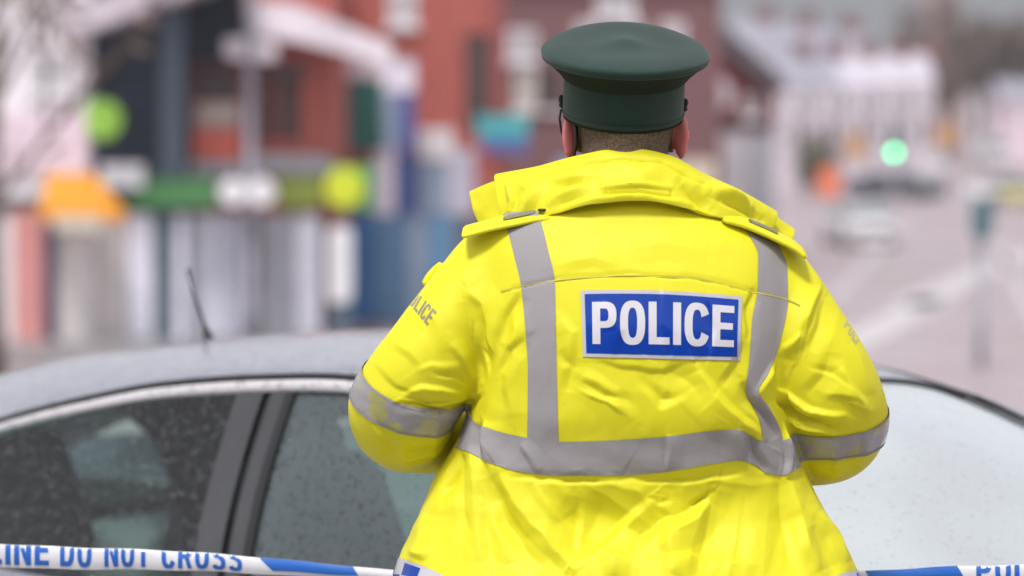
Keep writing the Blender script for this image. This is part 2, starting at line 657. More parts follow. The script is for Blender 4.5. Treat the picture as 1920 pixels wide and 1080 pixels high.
paint('dark_paint', (0.05, 0.055, 0.07), 0.3, 0.3, False)
paint('chrome', (0.86, 0.84, 0.85), 0.25, 0.3)
material('dark_trim', (0.016, 0.017, 0.020), 0.4, var=0.2)
material('pillar_gloss', (0.020, 0.021, 0.024), 0.12, var=0.15, coat=0.6)
material('seal', (0.014, 0.014, 0.016), 0.55, var=0.2)
material('pillar_grey', (0.035, 0.036, 0.040), 0.18, var=0.2, coat=0.6)
material('seat_cloth', (0.024, 0.026, 0.028), 0.85, var=0.3, scale=40, bump=0.3, bscale=300)
material('cabin_dark', (0.012, 0.013, 0.014), 0.75, var=0.3)
material('tyre', (0.012, 0.012, 0.012), 0.8, var=0.2)
material('alloy', (0.45, 0.45, 0.46), 0.35, metal=0.8, var=0.1)
material('lamp_clear', (0.75, 0.76, 0.78), 0.15, var=0.05, coat=0.8)
material('lamp_red', (0.45, 0.015, 0.03), 0.2, var=0.1, coat=0.8)
glass('side_glass', (0.42, 0.66, 0.56), mist_sheen=0.0, mist_sheen_col=(0.42, 0.44, 0.45), drops=110, base_refl=0.01, thr=0.58, drop_gain=0.26)
glass('front_side_glass', (0.44, 0.62, 0.56), mist_sheen=0.46, mist_sheen_col=(0.25, 0.31, 0.325), drops=110, base_refl=0.03, thr=0.58, drop_gain=-0.28)
glass('screen_glass', (0.62, 0.72, 0.70), mist_sheen=0.78, mist_sheen_col=(0.74, 0.80, 0.82), drops=75, base_refl=0.05, thr=0.45, drop_gain=-0.22, rough=0.14)
glass('far_glass', (0.30, 0.34, 0.35), drops=0, base_refl=0.10)

KS = 1.094                       # drawing unit of the car profile -> metres
def car_builder(root, origin, yaw, paint_m, detail=True, glass_names=('side_glass', 'front_side_glass', 'screen_glass')):
    """four door fastback car; s runs forward from the door pillar, q to the left, z up from the road"""
    ca, sa = math.cos(yaw), math.sin(yaw)
    def W(s, q, z):
        s, q, z = s * KS, q * KS, 0.0355 + z * KS
        return (origin[0] + s * ca - q * sa, origin[1] + s * sa + q * ca, origin[2] + z)
    zch = lambda s: smooth_keys([(-1.95, 0.86), (-1.5, 0.90), (-1.2, 0.985), (-1.0, 1.048), (-0.808, 1.104), (-0.55, 1.158), (-0.31, 1.199), (0, 1.229), (0.207, 1.239), (0.4, 1.232), (0.6, 1.210), (0.84, 1.165), (1.0, 1.115), (1.2, 1.03), (1.36, 0.94), (1.54, 0.825)], s)
    zc = lambda s: smooth_keys([(-2.1, 0.90), (-1.9, 0.985), (-1.54, 1.113), (-0.98, 1.226), (-0.404, 1.284), (0.0, 1.299), (0.25, 1.296), (0.5, 1.279), (0.84, 1.228), (1.0, 1.186), (1.2, 1.105), (1.36, 1.01), (1.55, 0.858)], s)
    thw = lambda s: smooth_keys([(-2.1, 0.52), (-1.45, 0.52), (-0.8, 0.575), (0, 0.60), (0.45, 0.595), (0.84, 0.57), (1.2, 0.61), (1.55, 0.70)], s)
    bhw = lambda s: smooth_keys([(-2.4, 0.63), (-1.75, 0.71), (-0.9, 0.748), (0.6, 0.752), (1.15, 0.75), (1.55, 0.745), (2.1, 0.62)], s)
    bz = lambda s: smooth_keys([(-2.4, 0.80), (-1.3, 0.835), (0, 0.80), (1.1, 0.775), (1.55, 0.765), (2.1, 0.56)], s)
    def G(fn, nu, nv, name, m, parent=root, smooth=True):
        V, F = grid(fn, nu, nv)
        return mesh(name, [W(*v) for v in V], F, m, parent, smooth)
    # roof panel, header to rear screen
    def roof(u, v):
        s = -1.50 + 2.34 * u
        q = (v * 2 - 1)
        h = thw(s) + 0.002
        zr = zch(s) + 0.013
        k = abs(q)
        zz = zr + (zc(s) - zr) * (1 - k ** 3.0) if k < 0.985 else zr - 0.004
        return (s - 0.03 * (q * q) * max(0, (u - 0.8) / 0.2), q * h, zz)
    body_roof = G(roof, 60, 41, 'roof', paint_m)
    G(lambda u, v: (lambda p: (p[0], p[1] * 0.965, p[2] - 0.03))(roof(u, v)), 40, 25, 'headliner', 'cabin_dark')
    if detail:
        # shallow pressed channel along both roof edges
        for sd in (-1, 1):
            mb = MB()
            mb.tube([W(s, sd * (thw(s) + 0.004), zch(s) + 0.006) for s in np.linspace(-1.5, 1.52, 60)], 0.0065, 8)
            mb.build('roof_gutter', 'seal', root, True)
    # windscreen and rear screen
    def screen(u, v):
        s = 0.855 + 0.695 * v
        q = u * 2 - 1
        h = thw(s) - 0.028
        zr = zch(s) + 0.006
        return (s - 0.075 * q * q * (0.4 + 0.6 * v), q * h, zr + (zc(s) - zr) * (1 - abs(q) ** 3.0))
    G(screen, 31, 24, 'windscreen', glass_names[2])
    mb = MB()
    mb.tube([W(0.848 - 0.03 * q * q, q * (thw(0.845) - 0.02), zch(0.845) + 0.010 + (zc(0.845) - zch(0.845) - 0.010) * (1 - abs(q) ** 3.0) + 0.001) for q in np.linspace(-1, 1, 30)], 0.0075, 8)
    mb.build('windscreen_seal', 'seal', root, True)
    def rear(u, v):
        s = -1.52 - 0.52 * v
        q = u * 2 - 1
        h = thw(s) - 0.02
        zr = max(zch(s), zc(s) - 0.05) - 0.01
        return (s + 0.05 * q * q, q * h, zr + (zc(s) - zr) * (1 - q * q))
    G(rear, 21, 12, 'rear_screen', glass_names[0])
    # sides
    for sd in (-1, 1):
        def side(s0, s1, z0=0.0, z1=1.0, out=0.0):
            def fn(u, v):
                s = s0 + (s1 - s0) * u
                t = z0 + (z1 - z0) * v
                top = zch(s) - 0.024
                zz = bz(s) + (top - bz(s)) * t
                hb, ht = bhw(s) - 0.012, thw(s) - 0.004
                tt = (zz - 0.80) / 0.42
                q = hb + (ht - hb) * np.clip(tt, 0, 1.02) + 0.018 * math.sin(np.clip(tt, 0, 1) * math.pi) + out
                return (s, sd * q, zz)
            return fn
        G(side(-1.28, -0.072), 40, 14, 'side_window', glass_names[0])
        G(side(0.085, 1.36), 44, 14, 'side_window', glass_names[1])
        G(side(-0.074, 0.0, out=0.006), 6, 14, 'door_pillar', 'pillar_grey')
        G(side(0.0, 0.022, out=-0.004), 3, 14, 'pillar_gap', 'seal')
        G(side(0.021, 0.064, out=0.005), 5, 14, 'door_pillar', 'pillar_grey')
        G(side(0.063, 0.087, out=0.009), 3, 14, 'window_seal', 'seal')
        # bright strip over the windows
        mb = MB()
        ss = np.linspace(-1.45, 1.50, 90)
        V = []
        prof = [(0.0, 0.000), (0.0125, -0.001), (0.0150, -0.006), (0.0150, -0.018), (0.0120, -0.024), (0.0, -0.025)]
        for s in ss:
            for o_, dz in prof:
                V.append(W(s, sd * (thw(s) - 0.004 + o_), zch(s) + dz))
        n = len(prof)
        F = [(i * n + j, i * n + j + 1, (i + 1) * n + j + 1, (i + 1) * n + j) for i in range(len(ss) - 1) for j in range(n - 1)]
        mesh('chrome_strip', V, F, 'chrome', root, True)
        # windscreen pillar between door glass and screen
        def apil(u, v):
            s = 0.84 + 0.71 * u
            h0, z0_ = thw(s) + 0.003, zch(s) + 0.012
            q1 = (thw(s) - 0.034)
            k = q1 / thw(s)
            z1_ = zch(s) + 0.012 + (zc(s) - zch(s) - 0.012) * (1 - k ** 3.0) + 0.003
            return (s - 0.07 * u * v, sd * (h0 + (q1 - h0) * v), z0_ + (z1_ - z0_) * v + 0.004 * math.sin(v * math.pi))
        G(apil, 30, 5, 'screen_pillar', paint_m)
        # rear quarter
        def cpil(u, v):
            s = -2.1 + 0.90 * u
            top = max(zch(s), bz(s) + 0.02) + 0.012
            up = min(zc(s), top + 0.06)
            zz = bz(s) + (up - bz(s)) * v
            hb, ht = bhw(s) - 0.004, thw(s) + 0.004
            tt = (zz - 0.80) / 0.42
            return (s, sd * (hb + (ht - hb) * np.clip(tt, 0, 1)), zz)
        G(cpil, 20, 8, 'rear_quarter', paint_m)
    # lower body, bonnet and boot as one shell
    st = np.concatenate([[-2.4, -2.39], np.linspace(-2.34, 2.04, 60), [2.09, 2.10]])
    V, F = [], []
    for s in st:
        b, z0 = bhw(s), bz(s)
        e = 1.0
        if s < -2.1:
            e = 1 - 0.10 * ((-2.1 - s) / 0.3) ** 2
        if s > 1.7:
            e = 1 - 0.16 * ((s - 1.7) / 0.4) ** 2
        deck = smooth_keys([(-2.4, 0.0), (-2.25, 0.075), (-2.1, 0.08), (-1.98, -0.02), (1.46, -0.03), (1.54, 0.075), (1.8, 0.075), (2.02, 0.03), (2.1, 0.0)], s)
        pr = [(0.0, z0 + deck), (0.55 * b, z0 + deck * 0.92), (0.88 * b, z0 + deck * 0.5), (b, z0), (b * 1.02 + 0.03, z0 - 0.10), (b * 1.02 + 0.055, z0 - 0.24),
              (b * 1.02 + 0.05, 0.42), (b * 1.0 + 0.035, 0.26), (b * 0.98, 0.14), (b * 0.80, 0.10), (0, 0.10)]
        ring_ = [(s, q * e, z) for q, z in pr] + [(s, -q * e, z) for q, z in pr[-2:0:-1]]
        V += [W(*p) for p in ring_]
    n = 20
    for i in range(len(st) - 1):
        for j in range(n):
            F.append((i * n + j, i * n + (j + 1) % n, (i + 1) * n + (j + 1) % n, (i + 1) * n + j))
    F += [tuple(range(n)), tuple((len(st) - 1) * n + j for j in range(n - 1, -1, -1))]
    mesh('body', V, F, paint_m, root, True)
    # cabin lining: floor tub, dashboard, parcel shelf, seats, wheel
    mb = MB()
    for (s0, s1, q0, q1, z0, z1) in ((-1.6, 1.45, -0.69, 0.69, 0.30, 0.36), (1.10, 1.45, -0.66, 0.66, 0.36, 0.78), (-1.95, -1.35, -0.62, 0.62, 0.36, 0.83)):
        b = MB().box(s0, s1, q0, q1, z0, z1)
        mb.add([W(*v) for v in b.v], b.f)
    mb.build('cabin_lining', 'cabin_dark', root, False, 'stuff')
    for (s0, q0) in ((0.05, -0.36), (0.05, 0.36), (-0.95, -0.36), (-0.95, 0.36)):
        parts_ = []
        seat = MB()
        for (a, b_, c_, d_) in (((s0 + 0.05, 0.50), (s0 + 0.50, 0.55), 0.23, 0.10), ((s0 + 0.02, 0.55), (s0 - 0.20, 1.00), 0.22, 0.075)):
            V, F = capsule([(a[0], q0, a[1]), (b_[0], q0, b_[1])], [d_, d_], 16)
            V = [(v[0], q0 + (v[1] - q0) * c_ / d_, v[2]) for v in V]
            seat.add([W(*v) for v in V], F)
        so = seat.build('seat', 'seat_cloth', root, True)
        V, F = capsule([(s0 - 0.215, q0 - 0.06, 1.075), (s0 - 0.215, q0 + 0.06, 1.075)], [0.062, 0.062], 16)
        V = [(s0 - 0.215 + (v[0] - s0 + 0.215) * 0.7, v[1], v[2]) for v in V]
        mesh('headrest', [W(*v) for v in V], F, 'seat_cloth', so, True)
    mb = MB()
    mb.tube([W(0.98 + 0.06 * math.sin(a), -0.36 + 0.17 * math.cos(a), 0.82 + 0.15 * math.sin(a)) for a in np.linspace(0, 2 * math.pi, 32)], 0.015, 10)
    mb.tube([W(0.98, -0.53, 0.82), W(0.99, -0.36, 0.80), W(0.98, -0.19, 0.82)], 0.018, 8)
    mb.tube([W(0.99, -0.36, 0.80), W(1.15, -0.36, 0.74)], 0.03, 8)
    mb.build('steering_wheel', 'black_trim', root, True)
    # wheels
    for s in (-1.48, 1.24):
        for sd in (-1, 1):
            prof = [(0.17, 0.13), (0.27, 0.135), (0.296, 0.11), (0.30, 0.0), (0.296, -0.10), (0.2, -0.11)]
            V, F = [], []
            n = 32
            for r, o_ in prof:
                for i in range(n):
                    a = 2 * math.pi * i / n
                    V.append(W(s + r * math.cos(a), sd * (0.69 + o_), 0.2685 + r * math.sin(a)))
            for j in range(len(prof) - 1):
                for i in range(n):
                    F.append((j * n + i, j * n + (i + 1) % n, (j + 1) * n + (i + 1) % n, (j + 1) * n + i))
            wh = mesh('wheel', V, F, 'tyre', root, True)
            mb = MB()
            for k in range(7):
                a = 2 * math.pi * k / 7
                d = (math.cos(a), math.sin(a))
                e = (-d[1], d[0])
                pts = [(0.03 * d[0] + 0.02 * e[0], 0.03 * d[1] + 0.02 * e[1]), (0.19 * d[0] + 0.022 * e[0], 0.19 * d[1] + 0.022 * e[1]),
                       (0.19 * d[0] - 0.022 * e[0], 0.19 * d[1] - 0.022 * e[1]), (0.03 * d[0] - 0.02 * e[0], 0.03 * d[1] - 0.02 * e[1])]
                vv = [W(s + p[0], sd * 0.817, 0.2685 + p[1]) for p in pts] + [W(s + p[0], sd * 0.785, 0.2685 + p[1]) for p in pts]
                mb.add(vv, [(0, 1, 2, 3), (7, 6, 5, 4), (0, 4, 5, 1), (1, 5, 6, 2), (2, 6, 7, 3), (3, 7, 4, 0)])
            mb.tube([W(s + 0.185 * math.cos(a), sd * 0.80, 0.2685 + 0.185 * math.sin(a)) for a in np.linspace(0, 2 * math.pi, 33)], 0.014, 6)
            mb.build('rim', 'alloy', wh, True)
    # lamps, plates of the nose and tail, mirrors, handles
    for sd in (-1, 1):
        V, F = grid(lambda u, v: (1.96 + 0.13 * (1 - u) ** 0.7 - 0.02 * v, sd * (0.34 + 0.26 * u), 0.455 + 0.10 * v + 0.02 * u), 10, 6)
        mesh('headlight', [W(*v) for v in V], F, 'lamp_clear', root, True)
        V, F = grid(lambda u, v: (-2.408 + 0.10 * u ** 2, sd * (0.34 + 0.31 * u), 0.60 + 0.12 * v), 10, 5)
        mesh('rear_light', [W(*v) for v in V], F, 'lamp_red', root, True)
        V, F = capsule([(1.10, sd * 0.81, 0.855), (1.11, sd * 0.93, 0.865)], [0.06, 0.055], 16)
        V = [(1.105 + (v[0] - 1.105) * 0.8, v[1], v[2]) for v in V]
        mesh('door_mirror', [W(*v) for v in V], F, paint_m, root, True)
        for s in (-0.62, 0.40):
            mb = MB()
            mb.tube([W(s - 0.09, sd * 0.815, 0.70), W(s - 0.08, sd * 0.835, 0.70), W(s + 0.08, sd * 0.835, 0.705), W(s + 0.09, sd * 0.815, 0.705)], 0.011, 8)
            mb.build('door_handle', 'chrome', root, True)
    return W, zc
material('black_trim', (0.014, 0.014, 0.015), 0.5, var=0.2)

ROAD_NEAR = -0.20
ca0 = np.array((-0.476 * KS + 0.0, 7.45 * KS))
AL = math.radians(43)
# near car: near-side glass of the door pillar lies at (s=0, q=-0.60)
org = np.array((ca0[0] + 0.60 * KS * math.sin(AL), ca0[1] + 0.60 * KS * math.cos(AL), ROAD_NEAR))
near_car = thing('parked_car', 'silver grey saloon car wet with rain, parked behind the police tape', 'car', org)
Wc, zc_ = car_builder(near_car, org, -AL, 'silver_paint')
# roof aerial raked to the rear
sA, qA = -0.765, -0.05
b0 = np.array(Wc(sA, qA, zc_(sA) - 0.004))
tip = P(350, 505, b0[1] + 0.10)
mb = MB()
mb.tube([b0 - np.array((0.0, 0, 0.004)), b0 + (tip - b0) * 0.08, b0 + (tip - b0) * 0.20], [0.016, 0.012, 0.006], 12)
o1 = mb.build('aerial', 'black_trim', near_car, True)
mb = MB()
mb.tube([b0 + (tip - b0) * 0.18, b0 + (tip - b0) * 0.9, b0 + (tip - b0) * 0.905, tip], [0.0042, 0.0034, 0.0048, 0.0045], 10)
mb.build('aerial_rod', 'black_trim', o1, True)

# ------------------------------------------------------------------ police tape, folded over along its top edge
material('tape_white', (0.72, 0.72, 0.76), 0.3, var=0.05, bump=0.15, bscale=30)
material('tape_blue', (0.018, 0.13, 0.50), 0.3, var=0.08, bump=0.15, bscale=30)
tape_keys = [(-900, 975, 6.92), (0, 1041, 6.90), (250, 1049, 6.88), (460, 1059, 6.86), (600, 1068, 6.84), (735, 1079, 6.80), (900, 1092, 6.77), (1200, 1100, 6.74), (1450, 1092, 6.70), (1612, 1083, 6.66), (1750, 1081, 6.64), (1920, 1078, 6.62), (2600, 1050, 6.60)]
tq = np.array(tape_keys, float)
half = lambda x: smooth_keys([(-900, 22), (0, 21.5), (460, 16), (600, 13.5), (735, 10), (1200, 10), (1612, 13), (1750, 17), (1920, 19), (2600, 24)], x)
def tape_pt(x, v, lift=0.0):
    """x: photo column along the tape, v: 0 lower edge .. 1 top fold .. beyond folds back down behind"""
    yc, Yc = smooth_keys(tq, x)
    h = half(x)
    wv = 1.2 * math.sin(x * 0.013) + 0.8 * math.sin(x * 0.041 + 1)
    Yc = Yc + 0.003 * math.sin(x * 0.03)
    if v <= 1:
        p = P(x, yc + wv + h - 2 * h * v, Yc)
        belly = 0.004 * math.sin(v * math.pi)
        return p + np.array((0, -lift - belly, 0))
    p = P(x, yc + wv - h + 1.1 * h * (v - 1), Yc)
    return p + np.array((0, 0.004 + 0.004 * (v - 1) + lift, 0.0))
xs = np.concatenate([np.linspace(-900, 2600, 260)])
V, F = [], []
vs = [0, 0.15, 0.3, 0.5, 0.7, 0.85, 1.0, 1.05, 1.5, 2.0]
for x in xs:
    for v in vs:
        V.append(tape_pt(x, v))
n = len(vs)
F = [(i * n + j, i * n + j + 1, (i + 1) * n + j + 1, (i + 1) * n + j) for i in range(len(xs) - 1) for j in range(n - 1)]
tape = mesh('police_tape', V, F, 'tape_white', None, True)
tag(tape, 'white and blue police tape stretched in front of the silver car', 'tape')
# printing: letters cut by the fold, slanted blue blocks
def tape_word(text, x0, x1, v0=0.13, v1=1.50):
    L, W_ = word(text, 0.13)
    for q in L:
        V, F = [], []
        for k in q:
            k = np.array(k, float)
            nu = max(1, int(np.linalg.norm(k[1] - k[0]) / 0.12))
            nv = max(1, int(np.linalg.norm(k[3] - k[0]) / 0.12))
            n0 = len(V)
            for j in range(nv + 1):
                for i in range(nu + 1):
                    a_, b_ = i / nu, j / nv
                    p = k[0] * (1 - a_) * (1 - b_) + k[1] * a_ * (1 - b_) + k[2] * a_ * b_ + k[3] * (1 - a_) * b_
                    V.append(tape_pt(x0 + (x1 - x0) * p[0] / W_, v0 + (v1 - v0) * p[1], 0.0009))
            for j in range(nv):
                for i in range(nu):
                    c_ = n0 + j * (nu + 1) + i
                    F.append((c_, c_ + 1, c_ + nu + 2, c_ + nu + 1))
        mesh('tape_letter', V, F, 'tape_blue', tape)
for t_, a, b in (('POLICE', -210, -58), ('LINE', -22, 92), ('DO', 113, 172), ('NOT', 196, 280), ('CROSS', 303, 454)):
    tape_word(t_, a, b)
def tape_block(pts):
    (x0, v0), (x1, v1), (x2, v2), (x3, v3) = pts
    def fn(u, v):
        xa, va = x0 + (x1 - x0) * u, v0 + (v1 - v0) * u
        xb, vb = x3 + (x2 - x3) * u, v3 + (v2 - v3) * u
        return tape_pt(xa + (xb - xa) * v, va + (vb - va) * v, 0.0008)
    V, F = grid(fn, 40, 6)
    mesh('tape_stripe', V, F, 'tape_blue', tape)
tape_block([(512, 0.25), (672, 0.30), (662, 0.999), (486, 0.999)])
tape_block([(1636, 0.02), (1815, 0.02), (1795, 0.999), (1622, 0.999)])
for t_, a, b in (('POLICE', 1830, 2010), ('LINE', 2046, 2160)):
    tape_word(t_, a, b)
# ------------------------------------------------------------------ the street beyond, out of focus
def smat(name, rgb, rough=0.7, **k):
    c = lin(rgb)
    material(name, c, rough, var=k.pop('var', 0.12), **k)
    return name
def brick_material(name, c1, c2, mortar):
    m, t, b = nodes_of(name)
    tc = t.nodes.new('ShaderNodeTexCoord')
    mp = t.nodes.new('ShaderNodeMapping')
    mp.inputs['Rotation'].default_value = (math.pi / 2, 0, 0)
    t.links.new(tc.outputs['Object'], mp.inputs[0])
    br = t.nodes.new('ShaderNodeTexBrick')
    br.inputs['Color1'].default_value = (*c1, 1)
    br.inputs['Color2'].default_value = (*c2, 1)
    br.inputs['Mortar'].default_value = (*mortar, 1)
    br.inputs['Scale'].default_value = 4.4
    br.inputs['Mortar Size'].default_value = 0.012
    t.links.new(mp.outputs[0], br.inputs['Vector'])
    nz = t.nodes.new('ShaderNodeTexNoise')
    nz.inputs['Scale'].default_value = 0.8
    nz.inputs['Detail'].default_value = 5
    t.links.new(tc.outputs['Object'], nz.inputs['Vector'])
    mx = t.nodes.new('ShaderNodeMix')
    mx.data_type = 'RGBA'
    mx.blend_type = 'MULTIPLY'
    mx.inputs[0].default_value = 0.5
    t.links.new(br.outputs[0], mx.inputs[6])
    rp = t.nodes.new('ShaderNodeMapRange')
    rp.inputs[3].default_value, rp.inputs[4].default_value = 0.6, 1.15
    t.links.new(nz.outputs[0], rp.inputs[0])
    t.links.new(rp.outputs[0], mx.inputs[7])
    t.links.new(mx.outputs[2], b.inputs['Base Color'])
    b.inputs['Roughness'].default_value = 0.8
    return name
brick_material('brick_red', lin((186, 96, 84)), lin((166, 82, 72)), lin((176, 128, 118)))
brick_material('brick_dark', lin((132, 92, 92)), lin((112, 78, 80)), lin((128, 108, 106)))
brick_material('brick_deep', lin((158, 84, 80)), lin((136, 74, 72)), lin((140, 104, 100)))
for nm, c in dict(render_white=(228, 223, 226), render_pink=(222, 202, 212), slate=(58, 68, 82), slate_deep=(34, 46, 60), soffit=(196, 186, 194),
                  steel_grey=(84, 98, 112), lime=(168, 226, 88), lime_yellow=(206, 216, 46), fascia_green=(84, 142, 86), fascia_olive=(150, 166, 74),
                  sign_white=(226, 224, 226), amber=(216, 142, 30), coral=(214, 108, 92), beige=(186, 170, 160), brown_dark=(74, 58, 58), pink_red=(204, 140, 134),
                  navy=(46, 52, 82), shutter_beige=(214, 206, 203), lilac=(234, 232, 246), grey_green=(96, 106, 116), grey_lilac=(190, 190, 204),
                  grey_mid=(172, 172, 180), shop_blue=(62, 126, 182), shop_teal=(100, 146, 182), shop_pale=(146, 166, 188), sign_green=(56, 120, 110),
                  banner_blue=(84, 98, 158), teal_sign=(74, 168, 172), blue_sign=(74, 104, 170), cream=(206, 196, 178), roof_grey=(150, 148, 158), terrace_wall=(200, 190, 196), roof_pale=(192, 186, 195), roof_dark=(96, 88, 94),
                  white_wall=(226, 216, 222), stone_tower=(158, 138, 136), olive=(92, 92, 66), signal_box=(70, 104, 108), post_grey=(142, 142, 152),
                  orange=(222, 120, 82), amber_dim=(186, 140, 92), bark=(96, 82, 72), twig=(122, 104, 96), hedge=(70, 78, 56), yellow_mark=(224, 218, 90),
                  green_edge=(38, 150, 84), white_frame=(222, 218, 220)).items():
    smat(nm, c)
material('window_glass', (0.05, 0.055, 0.065), 0.12, var=0.4, scale=0.7, spec=0.7)
material('window_pale', (0.42, 0.41, 0.43), 0.3, var=0.3, scale=0.7)
material('window_brown', (0.075, 0.06, 0.055), 0.25, var=0.4, scale=0.7)

def wrect(x0, x1, y0, y1, Y):
    a, b = P(x0, y1, Y), P(x1, y0, Y)
    return a[0], b[0], a[2], b[2]
def slab(name, parent, m, x0, x1, y0, y1, Y, proud=0.06, back=0.0):
    """flat-fronted piece fixed to a facade at distance Y; its front stands proud towards the street"""
    X0, X1, Z0, Z1 = wrect(x0, x1, y0, y1, Y)
    return MB().box(X0, X1, Y - proud, Y + back - 0.004, Z0, Z1).build(name, m, parent)
def window(parent, x0, x1, y0, y1, Y, pane='window_glass', frame='white_frame', bars=1, sill=True):
    X0, X1, Z0, Z1 = wrect(x0, x1, y0, y1, Y)
    t = 0.09
    f = MB()
    f.box(X0, X0 + t, Y - 0.06, Y - 0.004, Z0, Z1).box(X1 - t, X1, Y - 0.06, Y - 0.004, Z0, Z1)
    f.box(X0 + t, X1 - t, Y - 0.06, Y - 0.004, Z1 - t, Z1).box(X0 + t, X1 - t, Y - 0.06, Y - 0.004, Z0, Z0 + t)
    for k in range(bars):
        xm = X0 + (X1 - X0) * (k + 1) / (bars + 1)
        f.box(xm - 0.03, xm + 0.03, Y - 0.055, Y - 0.004, Z0 + t, Z1 - t)
    w_ = f.build('window', frame, parent)
    MB().box(X0 + t, X1 - t, Y - 0.03, Y - 0.006, Z0 + t, Z1 - t).build('pane', pane, w_)
    if sill:
        MB().box(X0 - 0.08, X1 + 0.08, Y - 0.14, Y - 0.005, Z0 - 0.12, Z0 - 0.002).build('sill', 'white_frame', w_)
    return w_
def building(name, label, x0, x1, ytop, Y, depth, m, cat='building', group=None, zbase=ZG):
    X0, X1, Z0, Z1 = wrect(x0, x1, ytop, 600, Y)
    root = thing(name, label, cat, ((X0 + X1) / 2, Y, zbase), group)
    MB().box(X0, X1, Y, Y + depth, zbase, Z1).build('wall', m, root)
    return root
def gable_roof(parent, x0, x1, y_eave, y_ridge, Y, depth, m, along='x', name='roof', over=0.3):
    X0, X1, Z0, Z1 = wrect(x0, x1, y_ridge, y_eave, Y)
    if along == 'x':          # ridge parallel to the facade
        V = [(X0 - over, Y - over, Z0), (X1 + over, Y - over, Z0), (X1 + over, Y + depth / 2, Z1), (X0 - over, Y + depth / 2, Z1), (X0 - over, Y + depth + over, Z0), (X1 + over, Y + depth + over, Z0)]
        F = [(0, 1, 2, 3), (3, 2, 5, 4), (0, 3, 4), (1, 5, 2), (0, 4, 5, 1)]
    else:                     # gable end towards the street
        xm = (X0 + X1) / 2
        V = [(X0 - over, Y - over, Z0), (X1 + over, Y - over, Z0), (xm, Y - over, Z1), (X0 - over, Y + depth, Z0), (X1 + over, Y + depth, Z0), (xm, Y + depth, Z1)]
        F = [(0, 1, 2), (3, 5, 4), (0, 2, 5, 3), (1, 4, 5, 2), (0, 3, 4, 1)]
    return mesh(name, V, F, m, parent)

# --- pavement along the shops
xa = P(-700, 600, 72)[0]
mb = MB().box(-24, 6, 66.0, 74.0, ZG - 0.3, ZG + 0.12)
mb.build('pavement', 'paving', None, False, 'structure')
# --- pale rendered building at the far left, pink shop band, striped shutters
b1 = building('rendered_building', 'pale rendered building with pink band above an amber awning', -160, 166, -120, 72, 9, 'render_white')
gable_roof(b1, -160, 166, -120, -260, 72, 9, 'roof_grey')
window(b1, 55, 140, 95, 175, 72, 'window_pale')
window(b1, -100, -20, 95, 175, 72, 'window_glass')
window(b1, 60, 130, -60, 20, 72, 'window_pale')
slab('shop_band', b1, 'render_pink', -150, 162, 212, 330, 72, 0.10)
slab('pilaster', b1, 'pink_red', 28, 82, 395, 655, 72, 0.12)
slab('pilaster', b1, 'cream', -60, 0, 395, 655, 72, 0.12)
slab('drainpipe', b1, 'navy', 84, 106, 395, 655, 72, 0.16)
slab('shutter', b1, 'shutter_beige', 108, 160, 430, 650, 72, 0.05)
slab('shopfront_panel', b1, 'brown_dark', -60, 160, 372, 398, 72, 0.06)
aw = thing('awning', 'amber canvas awning over the beige shutters', 'awning', P(165, 380, 71.4))
X0, X1, Z0, Z1 = wrect(88, 246, 325, 412, 71.9)
mesh('canopy', [(X0, 71.85, Z1), (X1 - 0.7, 71.85, Z1), (X1, 70.8, Z0 + 0.18), (X0, 70.8, Z0 + 0.18), (X0, 70.8, Z0), (X1, 70.8, Z0), (X0, 71.85, Z1 - 0.05), (X1 - 0.7, 71.85, Z1 - 0.05), (X1, 70.83, Z0), (X0, 70.83, Z0)],
     [(0, 3, 2, 1), (3, 4, 5, 2), (0, 6, 9, 4, 3), (1, 2, 5, 8, 7), (6, 7, 8, 9)], 'amber', aw)
for x in (0.1, 0.9):
    MB().tube([(X0 + (X1 - X0 - 0.8) * x, 71.9, Z0 - 0.25), (X0 + (X1 - X0 - 0.8) * x, 70.86, Z0 + 0.05)], 0.03, 8).build('arm', 'post_grey', aw)
slab('valance', aw, 'cream', 100, 190, 405, 432, 70.78, 0.03)
# --- slate faced corner shop with wide eaves, green fascia
b2 = building('slate_shop', 'dark slate faced shop with wide sloping eaves and green sign band', 166, 350, -60, 72.6, 9, 'slate')
slab('glazing', b2, 'slate_deep', 232, 300, 180, 300, 72.6, 0.05)
slab('glazing', b2, 'slate_deep', 172, 296, 70, 172, 72.6, 0.04)
slab('column', b2, 'steel_grey', 304, 346, 20, 330, 72.6, 0.35)
X0, X1, Z0, Z1 = wrect(140, 446, -34, 78, 72.4)
mesh('eaves', [(X0, 70.6, Z0), (X1, 70.6, Z1), (X1, 70.6, Z1 + 0.55), (X0, 70.6, Z0 + 0.55), (X0, 81, Z0), (X1, 81, Z1), (X1, 81, Z1 + 0.55), (X0, 81, Z0 + 0.55)],
     [(0, 1, 2, 3), (7, 6, 5, 4), (0, 4, 5, 1), (3, 2, 6, 7), (0, 3, 7, 4), (1, 5, 6, 2)], 'soffit', b2)
slab('sign_band', b2, 'fascia_green', 244, 408, 334, 388, 72.6, 0.30)
for i, (x0, x1, m) in enumerate(((166, 236, 'shutter_beige'), (240, 286, 'lilac'), (286, 331, 'grey_green'), (331, 350, 'lilac'))):
    slab('shop_panel', b2, m, x0, x1 - 1, 400, 652, 72.6, 0.06 + 0.02 * (i % 2))
slab('step', b2, 'roof_dark', 236, 350, 652, 660, 72.6, 0.3)
sg = slab('shop_sign', None, 'sign_white', 190, 270, 308, 352, 72.2, 0.08)
tag(sg, 'small white box sign between amber awning and green band', 'sign')
